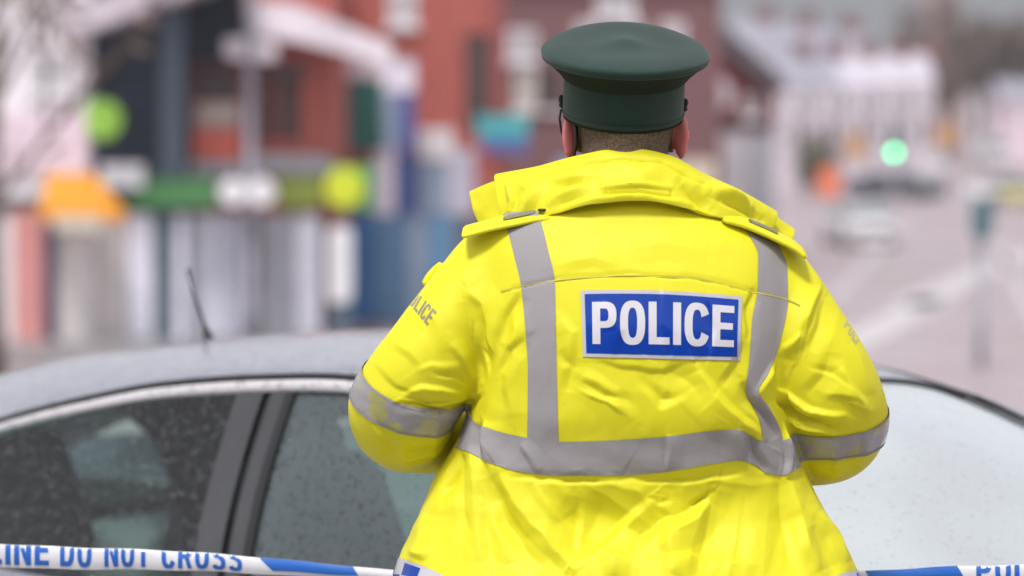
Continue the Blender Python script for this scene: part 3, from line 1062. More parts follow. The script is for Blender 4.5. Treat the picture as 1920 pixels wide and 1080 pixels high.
def round_sign(label, px, py, r, Y, m, group=None, back=None):
    c = P(px, py, Y)
    rr = r * Y / FPX
    root = thing('round_sign', label, 'sign', c, group)
    MB().tube([c + np.array((0, 0.06, 0)), c + np.array((0, -0.04, 0)), c + np.array((0, -0.06, 0))], [rr, rr, rr * 0.94], 40).build('disc', m, root)
    MB().tube([c + np.array((0, 0.02, 0)), c + np.array((0, 0.4, 0))], 0.04, 8).build('bracket', 'steel_grey', root)
    if back:
        s_ = rr * 1.12
        MB().box(c[0] - s_ * 0.6, c[0] + s_ * 1.25, c[1] + 0.065, c[1] + 0.12, c[2] - s_, c[2] + s_).build('board', back, root)
    return root
round_sign('round lime green sign on the dark slate wall', 191, 224, 37, 72.0, 'lime')
round_sign('round yellow sign on a green board beside the olive band', 646, 352, 38, 73.0, 'lime_yellow', None, 'green_edge')
round_sign('round white sign beside the green shop band', 437, 360, 26, 71.5, 'sign_white', 'white round signs')
round_sign('round white sign beside the olive shop band', 491, 360, 26, 71.5, 'sign_white', 'white round signs')
# --- brick bay with coral panel
b3 = building('brick_bay', 'narrow brick bay with coral panel beside the slate shop', 352, 452, -80, 73.2, 8, 'brick_deep')
slab('blind', b3, 'slate_deep', 352, 452, -40, 118, 73.2, 0.22)
window(b3, 366, 446, 128, 188, 73.2, 'window_brown', 'brown_dark', 1, False)
slab('panel', b3, 'beige', 368, 448, 192, 238, 73.2, 0.08)
slab('panel', b3, 'coral', 364, 450, 242, 300, 73.2, 0.10)
for i, (x0, x1, m) in enumerate(((352, 412, 'lilac'), (413, 452, 'grey_lilac'))):
    slab('shop_panel', b3, m, x0, x1, 402, 652, 73.2, 0.06 + 0.03 * i)
slab('lintel', b3, 'grey_mid', 352, 452, 302, 330, 73.2, 0.12)
# --- brick shop with white gabled canopy
b4 = building('brick_shop', 'brick shop with broad white gable boards and olive sign band', 453, 626, -80, 73.8, 8, 'brick_red')
for nm, pts in (('gable_board', ((470, 0), (560, 10), (735, 84), (735, 122), (560, 78), (470, 66))), ('gable_board', ((428, 74), (470, 72), (520, 84), (520, 112), (470, 114), (428, 108)))):
    q = [P(a, b, 73.0) for a, b in pts]
    MB().prism([(v[0], v[2]) for v in q], 72.2, 73.78).build(nm, 'white_wall', b4)
window(b4, 524, 562, 140, 262, 73.8, 'window_brown', 'brown_dark', 0, False)
window(b4, 486, 512, 140, 262, 73.8, 'window_brown', 'brown_dark', 0, False)
slab('lintel', b4, 'roof_dark', 490, 575, 122, 140, 73.8, 0.1)
slab('sign_band', b4, 'fascia_olive', 522, 603, 332, 388, 73.8, 0.25)
slab('ledge', b4, 'grey_mid', 453, 620, 290, 326, 73.8, 0.15)
for i, (x0, x1, m) in enumerate(((453, 472, 'grey_lilac'), (473, 490, 'roof_dark'), (491, 556, 'grey_mid'), (557, 601, 'lilac'), (602, 616, 'brown_dark'))):
    slab('shop_panel', b4, m, x0, x1, 402, 646, 73.8, 0.06 + 0.02 * (i % 3))
def board(name, label, cat, x0, x1, y0, y1, Y, m, edge, group=None):
    root = thing(name, label, cat, P((x0 + x1) / 2, y1, Y), group)
    X0, X1, Z0, Z1 = wrect(x0, x1, y0, y1, Y)
    pts = []
    for k in range(24):
        a = 2 * math.pi * k / 24
        c, s = math.cos(a), math.sin(a)
        pts.append(((X0 + X1) / 2 + (X1 - X0) / 2 * math.copysign(abs(c) ** 0.5, c), (Z0 + Z1) / 2 + (Z1 - Z0) / 2 * math.copysign(abs(s) ** 0.22, s)))
    MB().prism(pts, Y - 0.08, Y).build('face', m, root)
    MB().prism([((x - (X0 + X1) / 2) * 1.12 + (X0 + X1) / 2, z) for x, z in pts], Y + 0.004, Y + 0.10).build('frame', edge, root)
    zf = ZG + 0.12
    MB().box((X0 + X1) / 2 - 0.2, (X0 + X1) / 2 + 0.2, Y - 0.02, Y + 0.3, min(zf, Z0), Z0 - 0.002).build('foot', 'steel_grey', root)
    return root
board('advertising_board', 'tall white rounded board standing beside the blue shopfront', 'sign', 616, 660, 424, 568, 73.0, 'sign_white', 'brown_dark')
# --- big red brick gable building, blue shop below
b5 = building('brick_building', 'tall red brick building with blue shopfront below and slim dark window', 626, 944, -110, 80, 12, 'brick_red')
gable_roof(b5, 626, 944, -110, -240, 80, 12, 'roof_dark')
window(b5, 728, 780, -20, 46, 80, 'window_pale')
window(b5, 874, 916, 62, 240, 80, 'window_brown', 'brown_dark', 0, False)
slab('corner_strip', b5, 'brick_deep', 922, 943, -100, 300, 80, 0.12)
slab('sign_panel', b5, 'white_wall', 640, 722, 104, 148, 80, 0.12)
slab('sign_panel', b5, 'sign_green', 642, 722, 152, 282, 80, 0.16)
for i, (x0, x1, y0, y1, m) in enumerate(((700, 742, 268, 402, 'lilac'), (743, 782, 286, 402, 'blue_sign'), (783, 850, 242, 300, 'sign_white'), (783, 836, 304, 402, 'shop_pale'), (838, 890, 280, 402, 'grey_lilac'),
                                         (628, 668, 402, 600, 'shop_blue'), (669, 702, 402, 600, 'shop_blue'), (703, 762, 404, 600, 'shop_teal'), (764, 800, 404, 600, 'shop_pale'), (802, 850, 404, 600, 'shop_teal'), (852, 940, 404, 600, 'grey_green'))):
    slab('shop_panel', b5, m, x0, x1, y0, y1, 80, 0.06 + 0.02 * (i % 3))
slab('stall_riser', b5, 'grey_green', 628, 940, 601, 616, 80, 0.1)
bn = thing('banner', 'tall blue and white banner hanging on red brick', 'banner', P(748, 280, 79.2))
slab('cloth', bn, 'lilac', 718, 778, 112, 172, 79.2, 0.05)
slab('cloth', bn, 'shop_pale', 718, 744, 173, 280, 79.2, 0.05)
slab('cloth', bn, 'banner_blue', 745, 778, 173, 280, 79.2, 0.05)
MB().tube([P(715, 110, 79.15), P(781, 110, 79.15)], 0.03, 8).build('rod', 'steel_grey', bn)
ts = thing('shop_sign', 'teal and blue shop sign above the pale shopfront', 'sign', P(940, 270, 79))
slab('face', ts, 'teal_sign', 892, 990, 216, 258, 79, 0.1)
slab('lower_face', ts, 'blue_sign', 904, 990, 259, 284, 79, 0.09)
# --- darker terrace behind the cap
b6 = building('dark_terrace', 'long dark brick terrace with pale windows and slate roof', 944, 1352, -40, 98, 12, 'brick_dark')
gable_roof(b6, 944, 1352, -40, -180, 98, 12, 'roof_dark')
window(b6, 952, 1006, 56, 112, 98, 'window_pale')
window(b6, 966, 1006, 126, 204, 98, 'window_pale', 'cream')
window(b6, 1010, 1050, 126, 204, 98, 'window_brown', 'brown_dark', 0)
for x in (1080, 1160, 1240):
    window(b6, x, x + 44, 40, 110, 98, 'window_pale')
for x in (1070, 1150, 1230, 1300):
    slab('shopfront', b6, ('cream', 'grey_mid', 'shop_pale', 'render_white')[x % 4], x - 30, x + 40, 300, 500, 98, 0.1)
window(b6, 1120, 1190, -20, 30, 98, 'window_pale', 'white_frame')
# --- red house with a white verge, end of the row
b7 = building('brick_house', 'red brick house end with white verge board and round pale window', 1300, 1452, 168, 112, 10, 'brick_deep')
gable = [P(1296, 170, 112), P(1456, 170, 112), P(1340, 78, 112), P(1296, 78, 112)]
MB().prism([(v[0], v[2]) for v in gable], 112.0, 122.0).xform(lambda v: (v[0], v[1], v[2] + 0.003)).build('gable', 'brick_deep', b7)
vb = [P(1344, 46, 111.6), P(1372, 60, 111.6), P(1474, 150, 111.6), P(1474, 172, 111.6), P(1452, 172, 111.6), P(1344, 82, 111.6)]
MB().prism([(v[0], v[2]) for v in vb], 111.5, 111.95).build('verge_board', 'roof_dark', b7)
c = P(1336, 176, 111.9)
MB().tube([c, c + np.array((0, -0.12, 0))], 0.55, 32).build('round_window', 'white_wall', b7)
for x0, x1, m in ((1302, 1345, 'cream'), (1348, 1400, 'render_white'), (1402, 1450, 'grey_mid')):
    slab('shopfront', b7, m, x0, x1, 246, 470, 112, 0.12)
slab('fascia', b7, 'brown_dark', 1302, 1450, 226, 244, 112, 0.2)
window(b7, 1392, 1424, 180, 222, 112, 'window_glass')
# --- white terraces up the road
def terrace_house(label, x0, x1, y_eave, y_ridge, Y, wall, roof, group, dormer=False):
    h = building('terrace_house', label, x0, x1, y_eave, Y, 9, wall, 'house', group)
    gable_roof(h, x0, x1, y_eave, y_ridge, Y, 9, roof, over=0.1)
    wd = (x1 - x0)
    for k in (0.25, 0.72):
        xm = x0 + wd * k
        window(h, xm - 7, xm + 7, y_eave + 16, y_eave + 44, Y, 'window_glass', bars=0)
    xm = x0 + wd * 0.3
    window(h, xm - 9, xm + 9, y_eave + 70, y_eave + 100, Y, 'window_glass', bars=1)
    xm = x0 + wd * 0.75
    slab('door', h, 'brown_dark', xm - 6, xm + 6, y_eave + 62, y_eave + 112, Y, 0.06)
    c0 = P(x1 - 6, y_ridge - 14, Y + 4.5)
    MB().box(c0[0] - 0.5, c0[0] + 0.5, Y + 4.0, Y + 5.0, c0[2] - 1.2, c0[2] + 0.2).build('chimney', 'brick_dark', h)
    return h
hs = [(1452, 1512), (1513, 1572), (1573, 1632), (1633, 1690), (1691, 1752)]
for i, (a, b) in enumerate(hs):
    terrace_house('white terrace house with grey roof beyond the junction' if i < 2 else 'white terrace house with pale roof beyond the junction', a, b, 168 - 2 * i, 96, 215 + i * 0.5, 'terrace_wall', ('roof_grey', 'roof_pale')[i > 1], 'white terrace houses beyond the junction')
hs2 = [(1386, 1462, 92, 30), (1463, 1540, 96, 40), (1541, 1625, 96, 50)]
for i, (a, b, e_, r_) in enumerate(hs2):
    h = building('upper_house', 'grey roofed house above the white terrace', a, b, e_, 290, 10, 'render_white', 'house', 'grey roofed houses above the terrace')
    gable_roof(h, a, b, e_, r_, 290, 10, 'roof_grey')
    c0 = P((a + b) / 2 + 10, r_ - 4, 295)
    MB().box(c0[0] - 0.7, c0[0] + 0.7, 294, 296, c0[2] - 1.5, c0[2] + 0.6).build('chimney', 'brick_dark', h)
ph_ = building('pink_house', 'pink rendered house behind the white van', 1882, 2010, 188, 330, 10, 'render_pink', 'house')
gable_roof(ph_, 1882, 2010, 188, 150, 330, 10, 'roof_grey')
window(ph_, 1898, 1914, 205, 228, 330)
# church tower
tw = thing('church_tower', 'square stone church tower rising above brown trees', 'tower', P(1766, 288, 400))
X0, X1, Z0, Z1 = wrect(1732, 1800, -130, 292, 400)
MB().box(X0, X1, 400, 404, Z0, Z1).build('shaft', 'stone_tower', tw)
slab('string_course', tw, 'cream', 1728, 1804, 60, 70, 400, 0.25)
slab('belfry_opening', tw, 'roof_dark', 1756, 1776, -70, 10, 400, 0.1)
slab('lower_stage', tw, 'stone_tower', 1722, 1810, 108, 290, 400, 0.8)
for x in (1732, 1800):
    c = P(x, -130, 400)
    MB().add([(c[0] - 0.5, 399.8, c[2]), (c[0] + 0.5, 399.8, c[2]), (c[0] + 0.5, 400.8, c[2]), (c[0] - 0.5, 400.8, c[2]), (c[0], 400.3, c[2] + 3)], [(0, 1, 4), (1, 2, 4), (2, 3, 4), (3, 0, 4), (3, 2, 1, 0)]).build('pinnacle', 'stone_tower', tw)

# --- trees
def bare_tree(name, label, base, h, spread, seed, bark='bark', twig='twig', twigs=2600, group=None, crown_z=0.55, lean=0.0, leaf=0.10, r0=None):
    rnd = random.Random(seed)
    root = thing(name, label, 'tree', base, group)
    mb = MB()
    base = np.array(base, float)
    top = base + np.array((lean * h, 0, h * 0.62))
    r0 = r0 or h * 0.020
    mb.tube([base - np.array((0, 0, 0.2)), base + (top - base) * 0.4 + np.array((rnd.uniform(-.03, .03) * h, 0, 0)), top], [r0 * 1.25, r0 * 0.9, r0 * 0.5], 10)
    tips = []
    def limb(p, d, l, r, k):
        q = p + d * l
        mid = p + d * l * 0.5 + np.array([rnd.uniform(-.08, .08) * l for _ in range(3)])
        mb.tube([p, mid, q], [r, r * 0.8, r * 0.55], 6, False)
        tips.append((mid, l))
        tips.append((q, l))
        if k > 0:
            for _ in range(3):
                e = d + np.array((rnd.uniform(-.8, .8), rnd.uniform(-.8, .8), rnd.uniform(-.25, .6)))
                e /= np.linalg.norm(e)
                limb(q if rnd.random() < .6 else mid, e, l * rnd.uniform(.55, .75), r * 0.55, k - 1)
    for k in range(9):
        a = rnd.uniform(0, 6.28)
        p = base + (top - base) * rnd.uniform(0.45, 1.0)
        d = np.array((math.cos(a) * spread, math.sin(a) * spread, rnd.uniform(0.5, 1.1)))
        d /= np.linalg.norm(d)
        limb(p, d, h * rnd.uniform(.16, .26), r0 * 0.42, 2)
    mb.build('trunk', bark, root, True)
    V, F = [], []
    for _ in range(twigs):
        p, l = tips[rnd.randrange(len(tips))]
        p = p + np.array([rnd.gauss(0, 0.35) * l * 0.6 for _ in range(3)])
        a, b = np.array([rnd.gauss(0, 1) for _ in range(3)]), np.array([rnd.gauss(0, 1) for _ in range(3)])
        a /= np.linalg.norm(a)
        b = np.cross(a, b)
        b /= np.linalg.norm(b)
        s, t_ = leaf * rnd.uniform(1, 2.6), leaf * rnd.uniform(.3, .7)
        n = len(V)
        V += [p - a * s, p + b * t_, p + a * s, p - b * t_]
        F.append((n, n + 1, n + 2, n + 3))
    mesh('crown', V, F, twig, root, False, 'stuff')
    return root
t0 = P(4, 700, 44)
bare_tree('bare_tree', 'slim bare street tree at the pavement edge before the rendered building', (t0[0], 44.0, float(gz(44))), 9.0, 0.7, 3, twigs=500, r0=0.11)
for i, (x, Y, h, sd) in enumerate(((1775, 345, 14, 11), (1835, 350, 15, 12), (1890, 352, 14, 13), (1945, 350, 15, 14), (1735, 350, 11, 15))):
    bare_tree('winter_tree', 'brown leafless tree in the row below the church tower', (P(x, 300, Y)[0], Y, ZG), h, 1.0, sd, 'bark', 'twig', 3200, 'leafless trees by the church', leaf=0.16)
def bush(name, label, x, Y, w_, h_, m, seed, n=1800, leaf=0.09):
    rnd = random.Random(seed)
    b = np.array((P(x, 300, Y)[0], Y, ZG))
    root = thing(name, label, 'bush', b)
    V, F = [], []
    for _ in range(n):
        u = np.array([rnd.gauss(0, 1) for _ in range(3)])
        u /= np.linalg.norm(u)
        r = rnd.random() ** 0.4 * (0.8 + 0.3 * noise.noise(Vector(u * 2.5 + np.array((seed, 0, 0)))))
        p = b + np.array((u[0] * w_ * r, u[1] * w_ * 0.7 * r, h_ * 0.55 + u[2] * h_ * 0.5 * r))
        a = np.array([rnd.gauss(0, 1) for _ in range(3)])
        a /= np.linalg.norm(a)
        c = np.cross(a, u)
        c /= np.linalg.norm(c) + 1e-9
        k = len(V)
        V += [p - a * leaf, p + c * leaf * .6, p + a * leaf, p - c * leaf * .6]
        F.append((k, k + 1, k + 2, k + 3))
    mesh('foliage', V, F, m, root, False, 'stuff')
    MB().tube([b, b + np.array((0.05, 0, h_ * 0.6))], [0.08, 0.03], 8).build('stem', 'bark', root)
bush('shrub', 'rounded olive shrub in front of the white terrace', 1532, 200, 1.7, 3.6, 'olive', 5)
bush('hedge_bush', 'low dark bush beside the olive shrub', 1512, 196, 0.7, 2.2, 'hedge', 6, 700)

# --- posts, signals, signs in the road
def post(name, label, cat, px_, ybase, ytop, Y, r, m, group=None):
    b = P(px_, ybase, Y)
    g = float(gz(Y))
    root = thing(name, label, cat, (b[0], Y, g), group)
    zt = P(px_, ytop, Y)[2]
    MB().tube([(b[0], Y, g), (b[0], Y, g + 0.9), (b[0], Y, g + 0.92), (b[0], Y, zt)], [r * 1.35, r * 1.35, r, r * 0.8], 16).build('pole', m, root, True)
    return root, b[0], zt
lp, lx, lz = post('street_lamp', 'grey steel lamp post in front of the brick bay', 'street lamp', 470, 640, -160, 71.9, 0.10, 'post_grey')
MB().tube([(lx, 71.9, lz - 0.1), (lx + 0.3, 71.6, lz + 0.5), (lx + 0.9, 71, lz + 0.7)], [0.06, 0.05, 0.05], 10).build('arm', 'post_grey', lp, True)
MB().box(lx + 0.7, lx + 1.35, 70.8, 71.2, lz + 0.62, lz + 0.78).build('lantern', 'sign_white', lp)
ts_, tx, tz = post('traffic_signal', 'grey traffic signal post with dark signal head turned away', 'traffic signal', 1838, 700, 372, 66, 0.06, 'post_grey')
zb = P(1838, 446, 66)[2]
mb = MB()
mb.prism([(tx + 0.175 * math.copysign(abs(math.cos(a)) ** 0.4, math.cos(a)), (tz + zb) / 2 + (tz - zb) / 2 * math.copysign(abs(math.sin(a)) ** 0.3, math.sin(a))) for a in np.linspace(0, 2 * math.pi, 24, endpoint=False)], 65.75, 65.935)
mb.build('signal_head', 'signal_box', ts_)
for k in range(3):
    zc3 = zb + (tz - zb) * (k + 0.5) / 3
    MB().tube([(tx, 66.1, zc3), (tx, 66.3, zc3)], [0.10, 0.11], 16).build('hood', 'signal_box', ts_)
# green light facing us
gs, gx, gzz = post('traffic_signal', 'traffic signal showing green ahead of the dark parked car', 'traffic signal', 1675, 450, 252, 128, 0.06, 'post_grey')
zg_ = P(1675, 286, 128)[2]
MB().box(gx - 0.17, gx + 0.17, 127.86, 127.93, zg_ - 0.2, zg_ + 0.82).build('signal_head', 'signal_box', gs)
for k, m in ((1, 'brown_dark'), (2, 'brown_dark')):
    MB().tube([(gx, 127.85, zg_ + 0.3 * k), (gx, 127.83, zg_ + 0.3 * k)], 0.1, 20).build('lens', m, gs)
em = bpy.data.materials.new('green_lens')
em.use_nodes = True
b_ = em.node_tree.nodes['Principled BSDF']
b_.inputs['Base Color'].default_value = (0.05, 0.5, 0.25, 1)
b_.inputs['Emission Color'].default_value = (0.10, 0.85, 0.36, 1)
b_.inputs['Emission Strength'].default_value = 5.0
MATS['green_lens'] = em
MB().tube([(gx, 127.85, zg_), (gx, 127.82, zg_)], 0.115, 24).build('green_lens', 'green_lens', gs)
def sign_on_post(label, x0, x1, y0, y1, Y, m, group=None):
    r_, xx, zz = post('road_sign', label, 'sign', (x0 + x1) / 2, 400, y1, Y, 0.04, 'post_grey', group)
    X0, X1, Z0, Z1 = wrect(x0, x1, y0, y1, Y)
    MB().box(X0, X1, Y - 0.11, Y - 0.07, Z0, Z1).build('plate', m, r_)
sign_on_post('orange sign plate standing at the kerb beside the white car', 1532, 1574, 314, 370, 150, 'orange')
sign_on_post('amber sign plate on a post in front of the terrace', 1586, 1622, 252, 298, 180, 'amber_dim')
sign_on_post('brown sign plate on a post near the white van', 1752, 1792, 232, 276, 240, 'amber_dim')
# --- vehicles further along
def far_car(label, px_, Y, yaw, pm, name='car'):
    b = np.array((P(px_, 300, Y)[0], Y, ZG))
    r_ = thing(name, label, 'car', b)
    car_builder(r_, b, yaw, pm, False, ('far_glass', 'far_glass', 'far_glass'))
    return r_
far_car('white car coming down the road towards the junction', 1612, 126, math.radians(-84), 'white_paint')
far_car('dark saloon car turning at the traffic lights', 1684, 192, math.radians(-28), 'dark_paint')
pc = far_car('white car with yellow side markings stopped across the road', 1898, 178, math.radians(-160), 'white_paint')
bq = np.array((P(1898, 300, 178)[0], 178, ZG))
ya = math.radians(-160)
for s0, s1 in ((-1.1, -0.1), (0.1, 1.0)):
    pts = []
    for s, z in ((s0, 0.35), (s1, 0.35), (s1, 0.72), (s0, 0.72)):
        for q in (0.90,):
            pts.append((bq[0] + s * KS * math.cos(ya) - q * KS * 1.03 * math.sin(ya), bq[1] + s * KS * math.sin(ya) + q * KS * 1.03 * math.cos(ya), bq[2] + z * KS))
    pts2 = [(p[0] - 0.01 * math.sin(ya), p[1] + 0.01 * math.cos(ya), p[2]) for p in pts]
    mesh('side_marking', pts + pts2, [(0, 1, 2, 3), (7, 6, 5, 4), (0, 4, 5, 1), (1, 5, 6, 2), (2, 6, 7, 3), (3, 7, 4, 0)], 'yellow_mark', pc)
def van(label, px_, Y, yaw, m):
    b = np.array((P(px_, 300, Y)[0], Y, ZG))
    r_ = thing('van', label, 'van', b)
    ca, sa = math.cos(yaw), math.sin(yaw)
    T = lambda v: (b[0] + v[0] * ca - v[1] * sa, b[1] + v[0] * sa + v[1] * ca, b[2] + v[2])
    prof = [(-2.6, 0.4), (2.45, 0.4), (2.55, 0.9), (2.35, 1.2), (1.7, 1.35), (1.05, 2.25), (0.8, 2.35), (-2.5, 2.35), (-2.6, 2.2)]
    mb = MB().prism(prof, -0.95, 0.95)
    mb.xform(lambda v: T((v[0], v[1], v[2]))).build('body', m, r_)
    mb = MB().prism([(1.66, 1.43), (1.13, 2.18), (1.17, 2.2), (1.71, 1.45)], -0.85, 0.85)
    mb.xform(lambda v: T((v[0] + 0.03, v[1], v[2] + 0.02))).build('windscreen', 'far_glass', r_)
    for sd in (-1, 1):
        mb = MB().prism([(0.3, 1.4), (1.45, 1.4), (1.0, 2.1), (0.3, 2.1)], sd * 0.955 - 0.004, sd * 0.955 + 0.004)
        mb.xform(T).build('side_window', 'window_glass', r_)
        for s in (-1.7, 1.6):
            MB().tube([T((s, sd * 0.75, 0.33)), T((s, sd * 0.97, 0.33))], 0.33, 20).build('wheel', 'tyre', r_)
        mb = MB().box(2.44, 2.53, sd * 0.75 - 0.15, sd * 0.75 + 0.15, 0.85, 1.05)
        mb.xform(T).build('headlight', 'lamp_clear', r_)
van('white panel van waiting far along the road', 1858, 310, math.radians(-80), 'white_paint')
van('white panel van parked beside the terrace', 1722, 232, math.radians(-75), 'white_paint')
# --- more of the street to either side
def plain_row(name, label, x0, x1, ytop, Y, m, roofm, n, front):
    h = building(name, label, x0, x1, ytop, Y, 10, m)
    gable_roof(h, x0, x1, ytop, ytop - 70 * 72 / Y, Y, 10, roofm, over=0.1)
    k = 72 / Y
    for i in range(n):
        xm = x0 + (x1 - x0) * (i + 0.5) / n
        window(h, xm - 40 * k, xm + 40 * k, ytop + 60 * k, ytop + 190 * k, Y, 'window_glass')
        slab('shopfront', h, front, xm - 90 * k, xm + 90 * k, 209 + 190 * k, 209 + 430 * k, Y, 0.08)
    slab('sign_band', h, 'roof_dark', x0 + 4, x1 - 4, 209 + 120 * k, 209 + 180 * k, Y, 0.2)
plain_row('corner_shop', 'cream shop block next to the pale rendered building', -470, -162, -60, 72, 'cream', 'roof_grey', 2, 'shop_pale')
plain_row('shop_block', 'dark brick shop block next to the cream shop block', -860, -474, -110, 72, 'brick_dark', 'roof_dark', 3, 'grey_mid')
plain_row('shop_block', 'red brick shop block on the far side of the wide road', 2090, 2420, 70, 150, 'brick_red', 'roof_dark', 4, 'shop_pale')
plain_row('shop_block', 'pale rendered shop block beside the red brick block across the road', 2424, 2800, 60, 140, 'render_white', 'roof_grey', 4, 'grey_lilac')
plain_row('shop_block', 'deep red shop block with beige fronts at the end across the road', 2804, 3300, 40, 130, 'brick_deep', 'roof_dark', 5, 'beige')
# --- the near side of the street, behind the footway
def near_row(label, x0, x1, h_, m, n):
    r_ = thing('street_building', label, 'building', ((x0 + x1) / 2, -14.0, 0.0))
    MB().box(x0, x1, -24, -14, -0.2, h_).build('wall', m, r_)
    mesh('roof', [(x0, -13.8, h_), (x1, -13.8, h_), (x1, -24.2, h_), (x0, -24.2, h_), (x0, -19, h_ + 2.6), (x1, -19, h_ + 2.6)], [(0, 1, 5, 4), (2, 3, 4, 5), (0, 4, 3), (1, 2, 5), (0, 3, 2, 1)], 'roof_dark', r_)
    for i in range(n):
        xm = x0 + (x1 - x0) * (i + 0.5) / n
        for z0, z1, w2 in ((0.6, 2.7, 1.3), (4.0, 5.7, 0.6)):
            f = MB().box(xm - w2 - 0.1, xm + w2 + 0.1, -13.998, -13.94, z0 - 0.1, z1 + 0.1).build('window', 'white_frame', r_)
            MB().box(xm - w2, xm + w2, -13.938, -13.93, z0, z1).build('pane', 'window_glass', f)
near_row('dark brick shop terrace on the near side of the street', -34, -11, 7.0, 'brick_dark', 5)
near_row('red brick shop with wide windows on the near side of the street', -10.9, 6, 8.0, 'brick_deep', 4)
near_row('grey slate fronted block on the near side of the street', 6.1, 34, 7.2, 'slate', 6)
# --- painted lines on the far road
def line(pts, w0):
    a, b = (np.array((P(*p)[0], p[2])) for p in pts)
    d = (b - a) / np.linalg.norm(b - a)
    n_ = np.array((-d[1], d[0])) * w0 / 2
    z = ZG + 0.006
    q = [a - n_, b - n_, b + n_, a + n_]
    mesh('road_marking', [(v[0], v[1], z) for v in q], [(0, 1, 2, 3)], 'road_paint', None, False, 'structure')
def gp(x, y):                      # pixel on the level part of the road
    Y = (CAM[2] - ZG) * FPX / (y - 209) * (1 + 0)
    return (x, y, Y)
line((gp(1560, 660), gp(1760, 560)), 1.0)
line((gp(1700, 575), gp(1925, 470)), 1.1)
line((gp(1560, 560), gp(1700, 420)), 0.25)
line((gp(1960, 640), gp(1800, 330)), 0.2)

# --- hill beyond the town
def hill_mat():
    material('hillside', (0.09, 0.115, 0.125), 0.9, var=0.3, scale=0.01, col2=(0.13, 0.14, 0.145), detail=8)
hill_mat()
V, F = [], []
nx, ny = 70, 14
for j in range(ny):
    for i in range(nx):
        x = -2600 + 5200 * i / (nx - 1)
        y = 1700 + 1500 * j / (ny - 1)
        k = j / (ny - 1)
        hgt = 50 + (150 + 60 * noise.noise(Vector((x * 0.0012, 0.4, 0)))) * k ** 0.8 + 18 * noise.noise(Vector((x * 0.004, y * 0.004, 2)))
        V.append((x, y, 15 + hgt * k ** 0.5 - 25 * (1 - k)))
F = [(j * nx + i, j * nx + i + 1, (j + 1) * nx + i + 1, (j + 1) * nx + i) for j in range(ny - 1) for i in range(nx - 1)]
mesh('hill', V, F, 'hillside', None, True, 'structure')
# ------------------------------------------------------------------ the officer
def cloth_material(name, col, col2, rough, weave=900.0, bump=0.25, sheen=0.0, spec=0.4, crease=0.0, patch=(0.35, 0.75), pscale=9.0):
    m, t, b = nodes_of(name)
    tc = t.nodes.new('ShaderNodeTexCoord')
    nz = t.nodes.new('ShaderNodeTexNoise')
    nz.inputs['Scale'].default_value = pscale
    nz.inputs['Detail'].default_value = 6
    t.links.new(tc.outputs['Object'], nz.inputs['Vector'])
    mx = t.nodes.new('ShaderNodeMix')
    mx.data_type = 'RGBA'
    mx.inputs[6].default_value = (*col, 1)
    mx.inputs[7].default_value = (*col2, 1)
    rp = t.nodes.new('ShaderNodeMapRange')
    rp.inputs[1].default_value, rp.inputs[2].default_value = patch
    t.links.new(nz.outputs[0], rp.inputs[0])
    t.links.new(rp.outputs[0], mx.inputs[0])
    t.links.new(mx.outputs[2], b.inputs['Base Color'])
    b.inputs['Roughness'].default_value = rough
    b.inputs['Specular IOR Level'].default_value = spec
    b.inputs['Sheen Weight'].default_value = sheen
    n2 = t.nodes.new('ShaderNodeTexNoise')
    n2.inputs['Scale'].default_value = weave
    n2.inputs['Detail'].default_value = 2
    t.links.new(tc.outputs['Object'], n2.inputs['Vector'])
    b1 = t.nodes.new('ShaderNodeBump')
    b1.inputs['Strength'].default_value = bump
    b1.inputs['Distance'].default_value = 0.0008
    t.links.new(n2.outputs[0], b1.inputs['Height'])
    last = b1.outputs[0]
    if crease:
        n3 = t.nodes.new('ShaderNodeTexNoise')      # small crumples of coated fabric
        n3.noise_type = 'RIDGED_MULTIFRACTAL'
        n3.inputs['Scale'].default_value = 16.0
        n3.inputs['Detail'].default_value = 3
        n3.inputs['Distortion'].default_value = 0.6
        t.links.new(tc.outputs['Object'], n3.inputs['Vector'])
        b2 = t.nodes.new('ShaderNodeBump')
        b2.inputs['Strength'].default_value = crease
        b2.inputs['Distance'].default_value = 0.004
        t.links.new(n3.outputs[0], b2.inputs['Height'])
        t.links.new(last, b2.inputs['Normal'])
        last = b2.outputs[0]
    t.links.new(last, b.inputs['Normal'])
    return m

cloth_material('hi_vis', (0.73, 0.69, 0.016), (0.72, 0.665, 0.008), 0.58, crease=0.06, spec=0.38)
cloth_material('hi_vis_edge', (0.82, 0.74, 0.004), (0.78, 0.70, 0.004), 0.55)
cloth_material('reflective', (0.315, 0.298, 0.298), (0.285, 0.27, 0.272), 0.62, weave=1400, bump=0.15, spec=0.3, crease=0.04)
cloth_material('sleeve_vinyl', (0.31, 0.295, 0.30), (0.36, 0.35, 0.10), 0.12, weave=60, bump=1.0, spec=0.9, crease=0.5, patch=(0.56, 0.60), pscale=26.0)  # yellow noise patches paint the jacket's reflection into the vinyl colour
cloth_material('silver_edge', (0.52, 0.51, 0.53), (0.44, 0.43, 0.46), 0.3, spec=0.6)
cloth_material('badge_blue', (0.004, 0.050, 0.36), (0.004, 0.038, 0.28), 0.2, weave=25, bump=0.6, spec=0.32, crease=0.25)
cloth_material('badge_white', (0.66, 0.65, 0.68), (0.58, 0.57, 0.60), 0.2, weave=25, bump=0.4, spec=0.5, crease=0.12)
cloth_material('seam_thread_shade', (0.56, 0.50, 0.06), (0.48, 0.43, 0.06), 0.7)  # dark olive tone carries the seam's shadow as well as its thread
cloth_material('print_grey', (0.30, 0.285, 0.20), (0.25, 0.24, 0.16), 0.5)
cloth_material('print_faint', (0.50, 0.475, 0.25), (0.42, 0.40, 0.2), 0.5)
